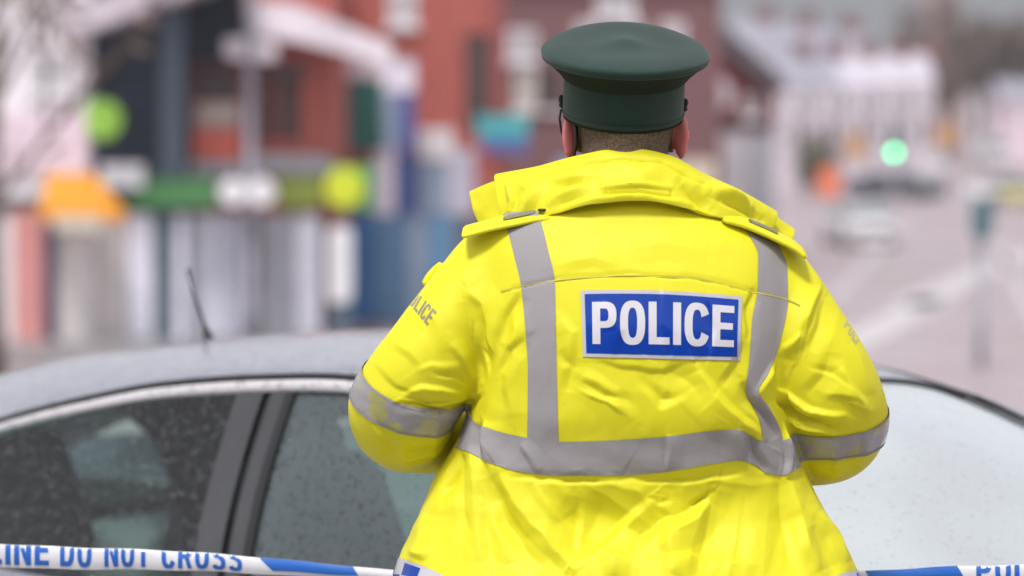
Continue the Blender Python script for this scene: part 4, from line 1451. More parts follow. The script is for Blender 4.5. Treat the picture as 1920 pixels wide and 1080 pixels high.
cloth_material('slide_grey', (0.22, 0.21, 0.16), (0.18, 0.17, 0.13), 0.5)
cloth_material('cap_green', (0.017, 0.042, 0.032), (0.012, 0.032, 0.025), 0.8, weave=700, bump=0.8, sheen=0.2, spec=0.2)
cloth_material('cap_under', (0.012, 0.020, 0.012), (0.010, 0.016, 0.010), 0.85, weave=1100, bump=0.5, spec=0.2)
cloth_material('trouser_green', (0.018, 0.030, 0.026), (0.014, 0.024, 0.02), 0.85, bump=0.5, spec=0.2)
material('black_leather', (0.012, 0.012, 0.013), 0.3, var=0.2, bump=0.2, bscale=200)
material('black_plastic', (0.012, 0.012, 0.014), 0.35, var=0.1)

def skin_material(name, col, col2, sss=0.15, stubble=False):
    m, t, b = nodes_of(name)
    tc = t.nodes.new('ShaderNodeTexCoord')
    nz = t.nodes.new('ShaderNodeTexNoise')
    nz.inputs['Scale'].default_value = 40.0
    nz.inputs['Detail'].default_value = 6
    t.links.new(tc.outputs['Object'], nz.inputs['Vector'])
    mx = t.nodes.new('ShaderNodeMix')
    mx.data_type = 'RGBA'
    mx.inputs[6].default_value = (*col, 1)
    mx.inputs[7].default_value = (*col2, 1)
    t.links.new(nz.outputs[0], mx.inputs[0])
    t.links.new(mx.outputs[2], b.inputs['Base Color'])
    b.inputs['Roughness'].default_value = 0.5
    b.inputs['Subsurface Weight'].default_value = sss
    b.inputs['Subsurface Radius'].default_value = (0.012, 0.004, 0.002)
    n2 = t.nodes.new('ShaderNodeTexNoise')
    n2.inputs['Scale'].default_value = 500.0
    t.links.new(tc.outputs['Object'], n2.inputs['Vector'])
    bp = t.nodes.new('ShaderNodeBump')
    bp.inputs['Strength'].default_value = 0.3
    bp.inputs['Distance'].default_value = 0.001
    t.links.new(n2.outputs[0], bp.inputs['Height'])
    t.links.new(bp.outputs[0], b.inputs['Normal'])
    return m

skin_material('skin', (0.62, 0.27, 0.22), (0.50, 0.19, 0.15))
skin_material('skin_ear', (0.82, 0.28, 0.27), (0.74, 0.20, 0.20), 0.25)
material('hair', (0.20, 0.135, 0.085), 0.7, var=0.5, scale=260, bump=0.8, bscale=700, detail=8)

YT = 6.36        # distance of the body axis
# ---- jacket: torso rows (row py: left px, right px, back distance, front distance, tilt of the row)
rows = [(360, 1105, 1275, 6.270, 6.45, 0.02), (378, 1070, 1310, 6.255, 6.47, 0.03), (393, 1020, 1360, 6.245, 6.48, 0.05),
        (408, 965, 1418, 6.240, 6.49, 0.06), (425, 925, 1462, 6.234, 6.50, 0.06), (450, 895, 1490, 6.222, 6.51, 0.06),
        (500, 880, 1500, 6.200, 6.52, 0.05), (560, 876, 1503, 6.182, 6.53, 0.04), (620, 878, 1500, 6.170, 6.54, 0.02),
        (700, 880, 1494, 6.164, 6.56, 0.01), (760, 876, 1492, 6.164, 6.58, 0.0), (820, 858, 1497, 6.174, 6.58, 0.0),
        (860, 836, 1506, 6.178, 6.57, 0.0), (900, 812, 1520, 6.182, 6.57, 0.0), (950, 790, 1544, 6.176, 6.58, 0.0),
        (1000, 768, 1574, 6.156, 6.59, 0.0), (1050, 746, 1602, 6.134, 6.60, 0.0), (1085, 734, 1616, 6.122, 6.60, 0.0),
        (1150, 720, 1634, 6.124, 6.60, 0.0), (1162, 756, 1600, 6.15, 6.57, 0.0)]
NU, NV = 220, 150
pys = np.linspace(rows[0][0], rows[-1][0], NV)
xl, xr, yb, yf, tl = smooth_keys(rows, pys)
ph = np.linspace(0, 2 * math.pi, NU, endpoint=False)
tv = []
for i in range(NV):
    cxp = (xl[i] + xr[i]) / 2
    c = P(cxp, pys[i], YT)
    a = (xr[i] - xl[i]) / 2 * YT / FPX
    for t in ph:
        s_, k_ = math.sin(t), math.cos(t)
        ex = 2 / 2.5
        x = a * math.copysign(abs(s_) ** ex, s_)
        yk = math.copysign(abs(k_) ** ex, k_)
        y = YT - yk * (YT - yb[i]) if k_ > 0 else YT - yk * (yf[i] - YT)
        tv.append((c[0] + x, y, c[2] - tl[i] * x))
tf = [(i * NU + j, (i + 1) * NU + j, (i + 1) * NU + (j + 1) % NU, i * NU + (j + 1) % NU)
      for i in range(NV - 1) for j in range(NU)]
tf += [tuple(range(NU)), tuple(range(NV * NU - 1, (NV - 1) * NU - 1, -1))]
# ---- sleeves: axis px, py, distance, radius
axis_l = [(985, 470, 6.35, 0.066), (950, 492, 6.345, 0.078), (908, 545, 6.335, 0.0835), (862, 608, 6.325, 0.0855),
          (818, 668, 6.322, 0.0870), (780, 722, 6.330, 0.0890), (754, 766, 6.360, 0.0900), (760, 792, 6.43, 0.0840),
          (820, 803, 6.52, 0.0760), (910, 800, 6.60, 0.068), (985, 790, 6.66, 0.058)]
axis_r = [(1395, 505, 6.35, 0.066), (1430, 528, 6.345, 0.078), (1464, 580, 6.335, 0.0840), (1496, 636, 6.325, 0.0865),
          (1528, 692, 6.322, 0.0890), (1550, 742, 6.330, 0.0920), (1562, 786, 6.360, 0.0920), (1552, 812, 6.43, 0.0850),
          (1490, 824, 6.52, 0.0770), (1410, 815, 6.60, 0.068), (1330, 800, 6.66, 0.058)]
def sleeve(ax):
    pts = np.array([P(a[0], a[1], a[2]) for a in ax])
    return pts, capsule(pts, [a[3] for a in ax], 56)
pl, sl = sleeve(axis_l)
pr, sr = sleeve(axis_r)
JV, JF = remesh([(tv, tf), sl, sr], 0.0028, 'jacket_union')
JQ = np.array([f if len(f) == 4 else (*f, f[-1]) for f in JF])

def seg_dist(pts, poly):
    """distance of 2D points to a polyline, place along it (0..1) and side"""
    poly = np.asarray(poly, float)
    best = np.full(len(pts), 1e9)
    tt = np.zeros(len(pts))
    sd = np.zeros(len(pts))
    L = np.r_[0, np.cumsum(np.linalg.norm(np.diff(poly, axis=0), axis=1))]
    for i in range(len(poly) - 1):
        a, b = poly[i], poly[i + 1]
        ab = b - a
        t = np.clip(((pts - a) @ ab) / (ab @ ab), 0, 1)
        q = a + t[:, None] * ab
        d = np.linalg.norm(pts - q, axis=1)
        c = ab[0] * (pts[:, 1] - a[1]) - ab[1] * (pts[:, 0] - a[0])
        m = d < best
        best[m] = d[m]
        tt[m] = (L[i] + t[m] * (L[i + 1] - L[i])) / L[-1]
        sd[m] = np.sign(c[m])
    return best, tt, sd

def sstep(x, a, b):
    t = np.clip((x - a) / (b - a), 0, 1)
    return t * t * (3 - 2 * t)

px, py = proj(JV)
w = np.where(py < 600, 0.6, np.where(py < 700, 0.6 - 0.5 * (py - 600) / 100, 0.10))
w = np.where((px > 1080) & (px < 1300), 0.5, w)
JV = laplace(JV, JQ, w, 75)
JV = laplace(JV, JQ, np.full(len(JV), 0.5), 3)

# which surface a vertex belongs to: nearest to a sleeve axis (and outside the torso) or the torso
def axis_dist(V, pts):
    q = np.concatenate([np.linspace(pts[i], pts[i + 1], 6) for i in range(len(pts) - 1)])
    return np.min(np.linalg.norm(V[:, None, :] - q[None], axis=2), axis=1)
px, py = proj(JV)
on_l = (axis_dist(JV, pl) < 0.118) & (px < 1180)
on_r = (axis_dist(JV, pr) < 0.118) & (px > 1180)

# folds: (where, points, height m, width px on the left of the stroke, width px on the right)
FOLDS = [
    # left sleeve
    ('l', [(880, 541), (903, 574), (918, 620), (932, 685)], 0.011, 12, 30),
    ('l', [(872, 560), (885, 620), (902, 690), (905, 725)], -0.008, 22, 12),
    ('l', [(845, 640), (868, 680), (895, 715)], 0.006, 14, 16),
    ('l', [(758, 742), (791, 726), (830, 726), (868, 738)], 0.008, 30, 10),
    ('l', [(752, 756), (790, 764), (823, 771), (864, 763), (905, 742)], -0.013, 12, 10),
    ('l', [(775, 700), (812, 684), (862, 690)], 0.004, 30, 12),
    ('l', [(735, 640), (770, 660), (800, 700)], 0.004, 20, 30),
    ('l', [(700, 690), (742, 728), (790, 748)], -0.004, 16, 12),
    ('l', [(728, 862), (791, 856), (850, 832)], 0.006, 12, 9),
    ('l', [(715, 835), (770, 848), (830, 842)], -0.006, 10, 10),
    ('l', [(745, 790), (752, 850), (768, 885)], 0.005, 16, 16),
    ('l', [(820, 800), (812, 845), (800, 880)], 0.005, 13, 13),
    ('l', [(790, 560), (822, 610), (835, 665)], 0.004, 25, 30),
    ('l', [(690, 770), (712, 820), (722, 870)], 0.005, 18, 14),
    # right sleeve
    ('r', [(1537, 535), (1520, 580), (1503, 625), (1488, 680)], 0.011, 30, 12),
    ('r', [(1548, 560), (1536, 610), (1515, 660)], -0.007, 14, 22),
    ('r', [(1508, 625), (1490, 640), (1468, 652)], 0.007, 12, 14),
    ('r', [(1441, 742), (1484, 776), (1532, 796), (1580, 808)], -0.014, 11, 11),
    ('r', [(1450, 728), (1490, 752), (1540, 776), (1585, 782)], 0.010, 20, 10),
    ('r', [(1571, 690), (1602, 735), (1628, 780)], 0.008, 24, 16),
    ('r', [(1545, 735), (1590, 745), (1625, 770)], 0.006, 16, 16),
    ('r', [(1555, 660), (1545, 705), (1512, 740)], -0.006, 22, 22),
    ('r', [(1600, 640), (1620, 690), (1640, 740)], 0.004, 26, 20),
    ('r', [(1475, 790), (1520, 806), (1560, 812)], 0.009, 8, 9),
    ('r', [(1520, 880), (1560, 890), (1605, 875)], 0.006, 12, 10),
    ('r', [(1515, 860), (1560, 868), (1610, 856)], -0.006, 10, 10),
    ('r', [(1560, 830), (1566, 870), (1560, 905)], 0.005, 14, 14),
    ('r', [(1625, 800), (1622, 850), (1600, 890)], 0.005, 14, 14),
    # short sharp creases
    ('l', [(758, 748), (800, 757), (845, 752)], -0.006, 4, 5), ('l', [(880, 560), (890, 600), (893, 650)], -0.004, 5, 7),
    ('l', [(905, 655), (915, 680), (918, 705)], -0.005, 4, 6), ('l', [(815, 700), (850, 705), (885, 722)], -0.004, 4, 7),
    ('l', [(735, 858), (775, 866), (830, 852)], -0.004, 4, 6),
    ('r', [(1447, 745), (1490, 775), (1545, 792)], -0.007, 4, 5), ('r', [(1460, 765), (1500, 790), (1550, 803)], 0.005, 4, 5),
    ('r', [(1512, 600), (1500, 640), (1493, 672)], -0.005, 5, 4), ('r', [(1560, 745), (1600, 752), (1622, 765)], -0.004, 4, 6),
    ('r', [(1520, 690), (1560, 700), (1590, 725)], -0.004, 5, 8), ('r', [(1525, 885), (1565, 897), (1600, 885)], -0.003, 4, 6),
    ('t', [(1085, 716), (1130, 742), (1180, 752)], -0.003, 3, 8), ('t', [(1095, 740), (1140, 752), (1170, 775)], 0.003, 3, 8),
    ('t', [(1222, 728), (1236, 752), (1262, 748)], -0.003, 4, 10), ('t', [(1010, 905), (1040, 950), (1080, 990)], -0.005, 5, 12),
    ('t', [(1335, 922), (1318, 935), (1296, 946)], -0.007, 4, 8), ('t', [(1170, 985), (1200, 1000), (1225, 985)], -0.005, 5, 9),
    ('t', [(860, 850), (850, 880), (832, 915)], -0.007, 5, 6), ('t', [(1215, 930), (1235, 945), (1260, 940)], -0.004, 4, 8),
    ('t', [(940, 575), (932, 610), (934, 650)], -0.006, 5, 6), ('t', [(1475, 640), (1468, 670), (1450, 700)], -0.005, 5, 5),
    # upper back
    ('t', [(935, 547), (985, 536), (1040, 527), (1115, 520), (1190, 517), (1290, 520), (1345, 530), (1400, 545), (1475, 562), (1508, 577)], -0.0016, 2.4, 7),
    ('t', [(978, 548), (945, 600), (934, 640)], -0.007, 14, 22),
    ('t', [(986, 635), (955, 662), (938, 700)], -0.006, 14, 18),
    ('t', [(960, 570), (968, 620), (955, 700), (962, 790)], 0.006, 20, 22),
    ('t', [(1048, 655), (1070, 690), (1060, 740)], -0.005, 18, 20),
    ('t', [(1050, 595), (1072, 625), (1070, 680)], 0.004, 18, 16),
    ('t', [(1200, 700), (1222, 738), (1238, 758), (1285, 738)], -0.005, 15, 30),
    ('t', [(1080, 722), (1130, 745), (1180, 758)], -0.003, 8, 16),
    ('t', [(1090, 700), (1150, 740), (1190, 790)], 0.005, 30, 20),
    ('t', [(1310, 690), (1335, 740), (1390, 790), (1430, 822)], 0.012, 42, 16),
    ('t', [(1392, 712), (1408, 748), (1436, 778), (1462, 822)], -0.010, 14, 12),
    ('t', [(1478, 640), (1450, 690), (1420, 742)], 0.009, 14, 18),
    ('t', [(1416, 540), (1402, 575), (1404, 640)], -0.005, 10, 14),
    ('t', [(1396, 640), (1380, 690), (1352, 730)], -0.006, 18, 18),
    ('t', [(1290, 680), (1250, 700), (1180, 695), (1110, 680)], -0.004, 12, 26),
    ('t', [(1240, 545), (1241, 600), (1243, 662)], 0.004, 6, 16),
    ('t', [(1140, 930), (1115, 970), (1095, 1010)], -0.013, 55, 55),
    ('t', [(1400, 905), (1392, 970), (1380, 1060)], -0.014, 50, 40),
    ('t', [(1250, 1040), (1255, 1085), (1258, 1120)], 0.016, 60, 60),
    ('t', [(1250, 900), (1255, 930), (1230, 960)], -0.008, 40, 40),
    ('t', [(1245, 690), (1290, 720), (1330, 760)], -0.008, 40, 50),
    ('t', [(1330, 560), (1334, 620), (1328, 670)], -0.0040, 16, 8),
    ('t', [(1130, 560), (1160, 620), (1150, 665)], 0.0035, 18, 14),
    ('t', [(1160, 470), (1250, 455), (1330, 470)], 0.003, 40, 40),
    ('t', [(1040, 500), (1120, 480), (1160, 500)], 0.003, 24, 24),
    # belt line
    ('t', [(912, 785), (909, 825), (912, 872)], 0.008, 7, 26),
    ('t', [(900, 790), (896, 830), (898, 870)], -0.009, 10, 8),
    ('t', [(978, 830), (1000, 862), (1015, 885)], 0.005, 12, 14),
    ('t', [(1252, 812), (1254, 850), (1253, 880)], 0.005, 5, 20),
    ('t', [(1400, 812), (1420, 850), (1440, 885)], -0.009, 16, 14),
    ('t', [(1380, 800), (1386, 835), (1392, 868)], 0.007, 26, 16),
    ('t', [(1468, 790), (1471, 840), (1472, 900)], 0.012, 5, 22),
    # skirt
    ('t', [(866, 845), (846, 885), (828, 935)], -0.012, 12, 16),
    ('t', [(882, 850), (890, 920), (898, 1000), (905, 1060)], 0.010, 16, 14),
    ('t', [(862, 870), (872, 940), (875, 1010)], -0.008, 14, 14),
    ('t', [(935, 885), (962, 935), (1000, 990), (1045, 1035), (1085, 1080)], 0.014, 16, 30),
    ('t', [(915, 890), (940, 960), (980, 1020), (1020, 1070)], -0.011, 26, 16),
    ('t', [(912, 945), (935, 1000), (955, 1060)], 0.009, 16, 18),
    ('t', [(1210, 935), (1165, 970), (1120, 1010), (1078, 1050)], -0.014, 34, 14),
    ('t', [(1120, 895), (1170, 915), (1215, 925)], 0.007, 26, 14),
    ('t', [(1330, 922), (1296, 955), (1240, 972), (1205, 1005), (1190, 1030)], -0.010, 16, 13),
    ('t', [(1335, 935), (1305, 975), (1262, 1000), (1235, 1030)], 0.011, 14, 18),
    ('t', [(1230, 940), (1262, 962), (1250, 985)], 0.006, 10, 14),
    ('t', [(1345, 915), (1330, 975), (1312, 1050), (1305, 1090)], -0.010, 16, 26),
    ('t', [(1400, 890), (1392, 960), (1372, 1040), (1365, 1090)], 0.008, 34, 34),
    ('t', [(1480, 895), (1490, 960), (1512, 1020), (1540, 1075)], 0.013, 14, 26),
    ('t', [(1462, 900), (1466, 970), (1485, 1040), (1500, 1085)], -0.011, 26, 14),
    ('t', [(1530, 960), (1560, 1000), (1592, 1055)], 0.009, 14, 16),
    ('t', [(1520, 985), (1545, 1030), (1570, 1080)], -0.007, 14, 12),
    ('t', [(1130, 1030), (1150, 1050), (1148, 1085)], 0.010, 22, 22),
    ('t', [(1085, 930), (1078, 980), (1074, 1040)], -0.008, 22, 10),
    ('t', [(1010, 900), (1030, 940), (1058, 975)], 0.008, 18, 20),
    ('t', [(800, 960), (790, 1010), (775, 1060)], 0.008, 16, 16),
    ('t', [(775, 1035), (795, 1042), (805, 1030)], 0.006, 8, 8),
    ('t', [(1255, 1000), (1262, 1040), (1258, 1085)], 0.008, 18, 18),
    ('t', [(1190, 900), (1280, 905), (1390, 888)], -0.006, 8, 16),
    ('t', [(960, 893), (1060, 903), (1180, 902)], -0.005, 7, 14),
]
N = vnormals(JV, JQ)
vd = JV - CAM
vd /= np.linalg.norm(vd, axis=1)[:, None]
face = sstep(-(N * vd).sum(1), -0.05, 0.35)
px, py = proj(JV)
uv = np.c_[px, py]
disp = np.zeros(len(JV))
onsl = on_l | on_r
fl = laplace(np.c_[on_l, on_r, ~onsl].astype(float), JQ, np.full(len(JV), 0.6), 22)   # soft borders between sleeve and trunk
for where, pts, h, wl, wr in FOLDS:
    rw = fl[:, 'lrt'.index(where)]
    reg = (rw > 0.02) & (face > 0)
    pad = 3.5 * max(wl, wr)
    p = np.array(pts, float)
    if where == 't' and p[:, 1].mean() > 900:        # the skirt falls in broad flat facets
        wl, wr, h = wl * 1.55, wr * 1.55, h * 0.9
        pad *= 1.5
    box = reg & (px > p[:, 0].min() - pad) & (px < p[:, 0].max() + pad) & (py > p[:, 1].min() - pad) & (py < p[:, 1].max() + pad)
    i = np.nonzero(box)[0]
    if not len(i):
        continue
    # slightly wandering line
    jit = fbm(np.c_[uv[i], np.full(len(i), 150.0)], 0.02, 0.0) * 8
    d, t, s = seg_dist(uv[i] + np.c_[jit, -jit], p)
    wa, wb = (wl * 1.45, wr * 0.8) if wl > wr else (wl * 0.8, wr * 1.45)
    ww = np.where(s < 0, wb, wa)
    x = d / ww
    prof = 0.95 * np.clip(1 - x, 0, 1) ** 1.08 + 0.05 * np.exp(-x * x * 1.3)
    closed_y = where == 't' and h == -0.0016
    tap = 1.0 if closed_y else np.sin(np.clip(t, 0.02, 0.98) * math.pi) ** 0.55
    disp[i] += h * (1.25 if where == 't' else 1.0) * prof * tap * face[i] * rw[i]
# loose crumple of the shell, stronger low down, none on the tight upper back
amt = 0.3 * (1 - fl[:, 2]) + fl[:, 2] * (sstep(py, 640, 900) * 0.9 + 0.18)
def tri(x):
    return np.abs(x - np.floor(x) - 0.5) * 2 - 0.5
wA, wB, wC = fbm(JV, 6, 7.7), fbm(JV, 6, 31.2), fbm(JV, 14, 4.4)
mA, mB, mC = (np.clip(0.5 + 1.5 * fbm(JV, 4.5, q), 0, 1) for q in (1.1, 17.3, 40.9))
X_, Y_, Z_ = JV[:, 0], JV[:, 1], JV[:, 2]
fac = (0.0095 * mA * tri((X_ * 0.85 + Z_ * 0.55) * 9.0 + wA * 1.1 + Y_ * 3)
       + 0.0085 * mB * tri((X_ * 0.80 - Z_ * 0.62) * 10.5 + wB * 1.1 + Y_ * 3)
       + 0.0045 * mC * tri((X_ * 0.35 + Z_ * 0.95) * 19.0 + wC * 0.7 + wA)
       + 0.0020 * mB * tri((X_ * 0.95 - Z_ * 0.30) * 37.0 + wC * 0.9))
disp += amt * fac * 0.34
JV = JV + N * disp[:, None]
JN = vnormals(JV, JQ)
px, py = proj(JV)

OFF = P(1190, 209, YT)
person_base = np.array((P(1175, 900, 6.40)[0], 6.40, 0.0))

# ---- body: head with face, neck, trunk, arms, hands, legs in one continuous surface
def sphere(c, r, n=40, m=28, fn=None):
    V, F = [], []
    for j in range(m + 1):
        th = math.pi * j / m
        for i in range(n):
            a = 2 * math.pi * i / n
            d = np.array((math.sin(th) * math.cos(a), math.sin(th) * math.sin(a), math.cos(th)))
            v = d * r
            if fn is not None:
                v = fn(v, d)
            V.append(c + v)
    for j in range(m):
        for i in range(n):
            V_ = (j * n + i, (j + 1) * n + i, (j + 1) * n + (i + 1) % n, j * n + (i + 1) % n)
            F.append(V_)
    return V, F

HY = 6.375
hc = P(1172, 232, HY)                     # centre of the head, level with the ears
def head_fn(v, d):
    x, y, z = v
    yy = d[1]
    if z < 0:                              # jaw narrows, face lengthens to the chin
        x *= 1 - 0.22 * min(1, -z / 0.11)
        if yy > 0:
            z *= 1 + 0.10 * yy
            y *= 1 - 0.10 * min(1, -z / 0.11)
    def bump(cx, cz, sx, sz, h):
        return h * math.exp(-((x - cx) / sx) ** 2 - ((z - cz) / sz) ** 2) * max(0, yy)
    y += bump(0, -0.022, 0.011, 0.022, 0.026) + bump(0, -0.034, 0.016, 0.010, 0.010)     # nose
    y += bump(0.032, -0.002, 0.014, 0.011, -0.012) + bump(-0.032, -0.002, 0.014, 0.011, -0.012)  # eye sockets
    y += bump(0, 0.016, 0.05, 0.007, 0.006)                                                # brow
    y += bump(0, -0.062, 0.020, 0.004, 0.006) + bump(0, -0.072, 0.018, 0.004, 0.006)       # lips
    y += bump(0, -0.067, 0.021, 0.0025, -0.004)
    y += bump(0, -0.098, 0.016, 0.012, 0.008)                                              # chin
    return np.array((x, y, z))
parts = [sphere(hc + np.array((0, 0.0, 0.0)), np.array((0.078, 0.100, 0.122)), fn=head_fn, n=64, m=48)]
neck0 = P(1172, 262, HY - 0.025)
neck1 = P(1172, 330, HY - 0.03)
parts.append(capsule([neck0, neck1, P(1180, 420, 6.37)], [0.068, 0.071, 0.08], 32))
def ear(px_, side):
    c = P(px_, 256, HY - 0.010)
    out = np.array((side * 0.78, -0.62, 0.0))                    # the ear stands off the head, its back to the camera
    out /= np.linalg.norm(out)
    nrm = np.array((side * 0.62, 0.78, 0.0))
    V, F = [], []
    n, m = 26, 9
    for j in range(m + 1):
        r = j / m
        for i in range(n):
            a = 2 * math.pi * i / n
            u = math.cos(a) * (0.0170 - 0.004 * max(0, -math.sin(a)))
            z = math.sin(a) * 0.0400
            rim = 0.0042 * math.exp(-((r - 0.86) / 0.16) ** 2)
            V.append((c, u * r, z * r, rim, out, nrm, r))
    top = [c + out * u + np.array((0, 0, z)) + nrm * (0.004 + rim - 0.003 * (1 - r) - 0.003 * r ** 6) for c, u, z, rim, out, nrm, r in V]
    bot = [c + out * u + np.array((0, 0, z)) - nrm * (0.0045 * math.sqrt(max(0, 1 - r ** 4)) + 0.0002) for c, u, z, rim, out, nrm, r in V]
    A, Fc = list(top) + list(bot), []
    k = len(top)
    for j in range(m):
        for i in range(n):
            q = (j * n + i, j * n + (i + 1) % n, (j + 1) * n + (i + 1) % n, (j + 1) * n + i)
            Fc.append(q)
            Fc.append(tuple(x + k for x in q[::-1]))
    for i in range(n):
        a, b = m * n + i, m * n + (i + 1) % n
        Fc.append((b, a, a + k, b + k))
    return A, Fc
# ears are angled out from behind: back face towards the camera
parts += [ear(1069, -1), ear(1276, 1)]
for e_, s in ((1069, -1), (1276, 1)):      # root of the ear on the skull
    c = P(e_, 256, HY + 0.004)
    parts.append(capsule([c + np.array((-s * 0.016, 0.006, 0.022)), c + np.array((-s * 0.016, 0.006, -0.016))], [0.011, 0.009], 14))
# trunk, arms, legs
parts.append(capsule([P(1180, 430, 6.38), P(1180, 560, 6.36), P(1180, 760, 6.38), P(1178, 980, 6.38)], [0.085, 0.14, 0.145, 0.15], 40))
for ax, sx in ((axis_l, -1), (axis_r, 1)):
    pts = [P(a[0], a[1], a[2]) for a in ax[1:]]
    parts.append(capsule(pts, [0.055, 0.056, 0.054, 0.05, 0.047, 0.046, 0.043, 0.040, 0.034, 0.028], 24))
    hip = P(1178 + sx * 110, 1000, 6.38)
    fx = P(1178 + sx * 135, 1000, 6.38)[0]
    parts.append(capsule([hip, (fx, 6.36, 0.52), (fx, 6.42, 0.10)], [0.105, 0.06, 0.042], 24))
    parts.append(capsule([(fx, 6.40, 0.055), (fx + sx * 0.02, 6.60, 0.045)], [0.045, 0.035], 16))
    # hand: palm, four unequal bent fingers and a thumb off the side of the palm, one hand resting in the other
    wst = P(*ax[-1][:3])
    fw = np.array((-sx * 0.80, 0.25, -0.28))
    fw /= np.linalg.norm(fw)
    up = np.array((0, 0.25, 0.95))
    pn = np.cross(fw, up)
    pn /= np.linalg.norm(pn)
    if pn[1] < 0:
        pn = -pn
    base = wst + np.array((0, 0.03 + (0.03 if sx > 0 else 0), 0))
    for k, (o_, l_) in enumerate(((0.030, 0.070), (0.010, 0.080), (-0.010, 0.075), (-0.030, 0.058))):
        s0 = base + fw * 0.02 + up * o_ * 0.8
        kn = base + fw * 0.085 + up * o_
        p1 = kn + fw * l_ * 0.5 - pn * 0.004
        p2 = p1 + fw * l_ * 0.28 - pn * l_ * 0.28
        p3 = p2 - pn * l_ * 0.30
        parts.append(capsule([s0, kn, p1, p2, p3], [0.013, 0.0105, 0.0092, 0.0085, 0.0075], 10))
    t0 = base + fw * 0.015 + up * 0.028
    parts.append(capsule([t0, t0 + fw * 0.025 + up * 0.028, t0 + fw * 0.055 + up * 0.034], [0.013, 0.011, 0.0085], 10))
BV, BF = remesh(parts, 0.0042, 'body_union')
BQ = np.array([f if len(f) == 4 else (*f, f[-1]) for f in BF])
BV = laplace(BV, BQ, np.full(len(BV), 0.5), 3)
ORG['person_origin'] = person_base
bme = bpy.data.meshes.new('person')
bme.from_pydata([tuple(v) for v in BV - person_base], [], BF)
person = link('person', bme, 'skin', smooth=True)
person.location = person_base
ORG[person.name] = person_base
tag(person, 'person in yellow high visibility jacket and dark green peaked cap standing with back turned', 'person')
bpx, bpy_ = proj(BV)
bme.materials.append(MATS['skin_ear'])
earv = (np.abs(bpx - 1172) > 88) & (bpy_ > 200) & (bpy_ < 310)
mi = [1 if all(earv[i] for i in f) else 0 for f in BF]
bme.polygons.foreach_set('material_index', mi)

# ---- cropped hair: shell over the back of the skull
hz = BV[:, 2]
BN = vnormals(BV, BQ)
rel = BV - hc
f1 = 0.030 - rel[:, 1] + 0.02 * np.clip(rel[:, 2] / 0.08, -1, 1)          # behind the ears
f2 = rel[:, 2] + 0.062 - 0.012 * np.cos(rel[:, 0] * 40)                   # down to the nape
f3 = 0.079 - np.abs(rel[:, 0])
hv, hf = clip_mesh(BV, BN, BQ, [f1, f2, f3], 0.0028)
mesh('hair', hv, hf, 'hair', person, True)

# ---- jacket and what is sewn on it
jacket = mesh('jacket', JV, JF, 'hi_vis', person, True)
jacket['label'] = 'bright yellow waterproof jacket with grey reflective bands and a blue lettered back panel'

def edge_fn(pts, horizontal=True):
    p = np.array(pts, float)
    return lambda x: smooth_keys(p, x)
fx_ = np.clip(px, 700, 1680)
b_top = smooth_keys([(700, 770), (868, 780), (905, 799), (960, 815), (1047, 828), (1130, 826), (1250, 818), (1330, 808), (1380, 805), (1400, 812), (1430, 827), (1470, 825), (1500, 815), (1680, 790)], fx_)
b_bot = smooth_keys([(700, 828), (862, 842), (910, 864), (975, 884), (1050, 891), (1150, 891), (1240, 885), (1330, 870), (1385, 863), (1410, 870), (1440, 888), (1470, 891), (1500, 876), (1680, 850)], fx_)
# bring every field to millimetre-like scale
tmask = np.where(onsl, -5.0, 5.0)
JQL = [tuple(f) for f in JQ]
v_, f_ = clip_mesh(JV, JN, JQ, [py - b_top, b_bot - py, tmask], 0.0016)
mesh('reflective_band', v_, f_, 'reflective', jacket, True)['label'] = 'wide grey reflective band around the waist of the jacket'
backf = np.where((JN * vd).sum(1) < 0.1, 5.0, -5.0)
s1l = smooth_keys([(395, 940), (418, 948), (470, 962), (540, 978), (600, 984), (700, 990), (822, 989)], py)
s1r = smooth_keys([(395, 1008), (410, 1013), (470, 1028), (525, 1040), (600, 1042), (700, 1044), (826, 1047)], py)
s2l = smooth_keys([(415, 1392), (430, 1398), (480, 1421), (540, 1420), (600, 1410), (680, 1404), (733, 1398), (762, 1410), (790, 1424), (828, 1431)], py)
s2r = smooth_keys([(430, 1444), (455, 1456), (500, 1475), (560, 1477), (640, 1462), (700, 1440), (733, 1422), (762, 1440), (790, 1456), (828, 1470)], py)
for l_, r_, y0 in ((s1l, s1r, 398), (s2l, s2r, 420)):
    v_, f_ = clip_mesh(JV, JN, JQ, [px - l_, r_ - px, py - y0, b_top - py, backf], 0.0014)
    mesh('reflective_brace', v_, f_, 'reflective', jacket, True)
# seam of the yoke: thin line across the back, stitching with its shadow painted in
seam_y = smooth_keys([(930, 548), (985, 536), (1040, 527), (1115, 520), (1190, 517), (1290, 520), (1345, 530), (1400, 545), (1475, 562), (1510, 578)], np.clip(px, 930, 1510))
v_, f_ = clip_mesh(JV, JN, JQ, [py - seam_y + 1.2, seam_y + 1.2 - py, px - 940, 1500 - px, backf], 0.0019)
mesh('yoke_seam', v_, f_, 'seam_thread_shade', jacket, True)
